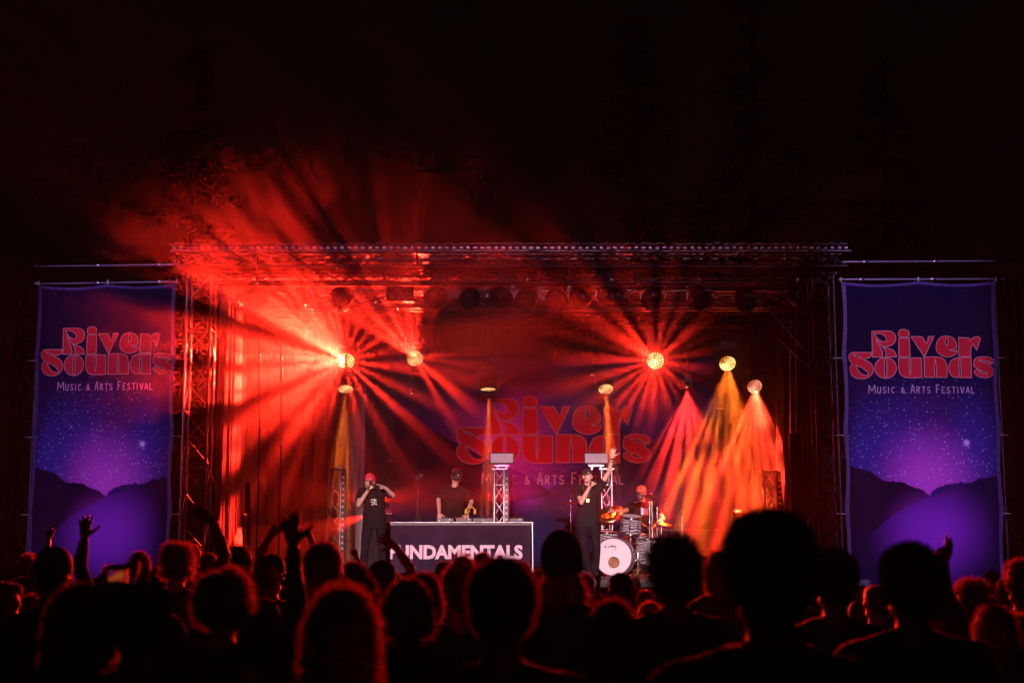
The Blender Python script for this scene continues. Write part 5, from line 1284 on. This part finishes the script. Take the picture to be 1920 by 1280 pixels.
C(1905, 1150, 100, 'curly', 'curly-haired person at the lower right corner', 1, 3, fem=True)
C(1055, 1060, 88, 'long', 'long-haired person right below the dark beanie', 0, 0, fem=True)
C(238, 1062, 36, 'bob', 'small head directly above the person with the phone', 1, 2, fem=True)
C(300, 1060, 40, 'short', 'small head below the smooth red-rimmed hair', 0, 1, fem=False)
C(378, 1052, 34, 'tail', 'small tied-back head between the bushy hair and the reaching arm', 1, 1, fem=True)
C(480, 1052, 34, 'short', 'small head left of the face turned right', 0, 2, fem=False)
C(548, 1070, 44, 'curly', 'small curly head between the tall thick arm and the red-lit head', 1, 1, fem=False)
C(628, 1088, 48, 'spiky', 'small tousled head just above the shoulder-length hair', 0, 2, fem=False)
C(742, 1066, 40, 'bun', 'small head with a topknot under the first lettering', 1, 0, fem=True)
C(832, 1052, 36, 'short', 'small head under the middle of the lettering, left of the bun', 0, 1, fem=False)
C(978, 1052, 40, 'cap', 'small capped head under the right end of the lettering', 0, 2, fem=False)
C(1100, 1108, 46, 'curly', 'curly head between the beanie and the low dark bob', 1, 1, fem=False)
C(1196, 1096, 36, 'beanie', 'small beanie under the drum stands', 0, 1, fem=False)
C(1218, 1126, 56, 'tail', 'tied-back head below the drum stands', 1, 2, fem=True)
C(1310, 1078, 34, 'short', 'small head touching the right side of the spiky one', 0, 0, fem=False)
C(1338, 1126, 52, 'long', 'long-haired head low left of the biggest head', 3, 1, fem=True)
C(1532, 1085, 46, 'bob', 'bobbed head right of the biggest head', 0, 1, fem=True)
C(1612, 1122, 54, 'cap', 'capped head left below the broad dark-haired man', 0, 2, fem=False)
C(1785, 1108, 48, 'long', 'long-haired head just right of the two raised fingers', 1, 0, fem=True)
C(1885, 1084, 40, 'short', 'small head at the right tower foot', 0, 1, fem=False)
C(60, 1112, 56, 'tail', 'tied-back head under the lifted finger', 3, 1, fem=True)
C(185, 1078, 40, 'cap', 'small capped head left of the phone', 0, 2, fem=False)
C(905, 1078, 46, 'spiky', 'tousled head peeping over the left of the square-cut head', 1, 1, fem=False)
C(1010, 1108, 52, 'short', 'head between the square-cut one and the beanie', 0, 2, fem=False)
# people known mostly by a raised arm
C(150, 1105, 62, 'short', 'person in long sleeves raising a wide open hand before the left banner', 0, 1, arms={'b': dict(e=(150, 1060), w=(159, 1008), t=(160, 965), h='open', n=(0, 1, 0), th=-1, long=True, dy=.0)})
C(75, 1062, 36, 'short', 'person lifting a finger in front of the left edge of the left banner', 1, 0, arms={'b': dict(e=(88, 1040), w=(91, 1010), t=(92, 985), h='point', n=(0, 1, 0), th=-1, dy=.0)})
C(424, 1058, 64, 'short', 'person stretching a spread hand out to the left, above the curly hair', 0, 0, arms={'a': dict(e=(421, 1040), w=(398, 974), t=(365, 955), h='open', n=(.3, 1, .3), th=1, sl=.3, dy=.0)})
C(470, 1072, 52, 'tail', 'person pointing up and right towards the stage', 1, 1, fem=True, arms={'b': dict(e=(488, 1040), w=(508, 1004), t=(519, 984), h='point', n=(0, 1, 0), th=-1, dy=.0)})
C(488, 1150, 94, 'short', 'person in long dark sleeves holding one tall thick arm up, middle left', 4, 0, arms={'b': dict(e=(556, 1130), w=(550, 1022), t=(541, 955), h='open', n=(-.25, .95, 0), th=-1, dy=.0, long=True)})
C(610, 1075, 40, 'short', 'person pointing left with a small hand behind the red-lit head', 0, 0, arms={'a': dict(e=(592, 1040), w=(582, 1006), t=(570, 988), h='point', n=(0, 1, 0), th=1, dy=.0)})
C(785, 1094, 62, 'long', 'person reaching a spread hand towards the table lettering', 1, 1, fem=True, arms={'a': dict(e=(770, 1066), w=(741, 1024), t=(708, 1002), h='open', n=(.3, 1, .3), th=1, dy=.0, sl=.3)})
C(690, 1090, 34, 'short', 'person raising a small fist at the rapper\'s feet', 0, 0, arms={'a': dict(e=(676, 1065), w=(668, 1042), t=(662, 1026), h='grip', n=(0, 1, 0), th=1, dy=.0)})
C(1126, 1112, 34, 'short', 'person raising one finger in front of the drums', 0, 0, arms={'a': dict(e=(1120, 1108), w=(1122, 1092), t=(1123, 1070), h='point', n=(0, 1, 0), th=1, dy=.0)})
# the lit phone
p = at(219, 1079, 4.55); t = thing('phone', p, 'phone held up with a bright picture of the stage on its screen', 'phone')
g = G(); g.box((0, 0, 0), (.066, .008, .046)); g.obj('case', M['black'], t)
def screen():
    m = bpy.data.materials.new('phone_screen'); m.use_nodes = True; n_ = m.node_tree; b_ = n_.nodes['Principled BSDF']; tc = n_.nodes.new('ShaderNodeTexCoord'); nz = n_.nodes.new('ShaderNodeTexNoise'); nz.inputs['Scale'].default_value = 45
    n_.links.new(tc.outputs['Object'], nz.inputs['Vector']); r_ = n_.nodes.new('ShaderNodeValToRGB'); e = r_.color_ramp.elements; e[0].position = .38; e[0].color = (.05, .02, .25, 1); e[1].position = .6; e[1].color = (1, .22, .03, 1); x = e.new(.48); x.color = (.9, .03, .02, 1)
    n_.links.new(nz.outputs[0], r_.inputs[0]); n_.links.new(r_.outputs[0], b_.inputs['Emission Color']); b_.inputs['Emission Strength'].default_value = .28; b_.inputs['Base Color'].default_value = (.01, .01, .01, 1); return m
g = G(); g.box((0, -.0045, 0), (.050, .002, .032)); g.obj('screen', screen(), t)
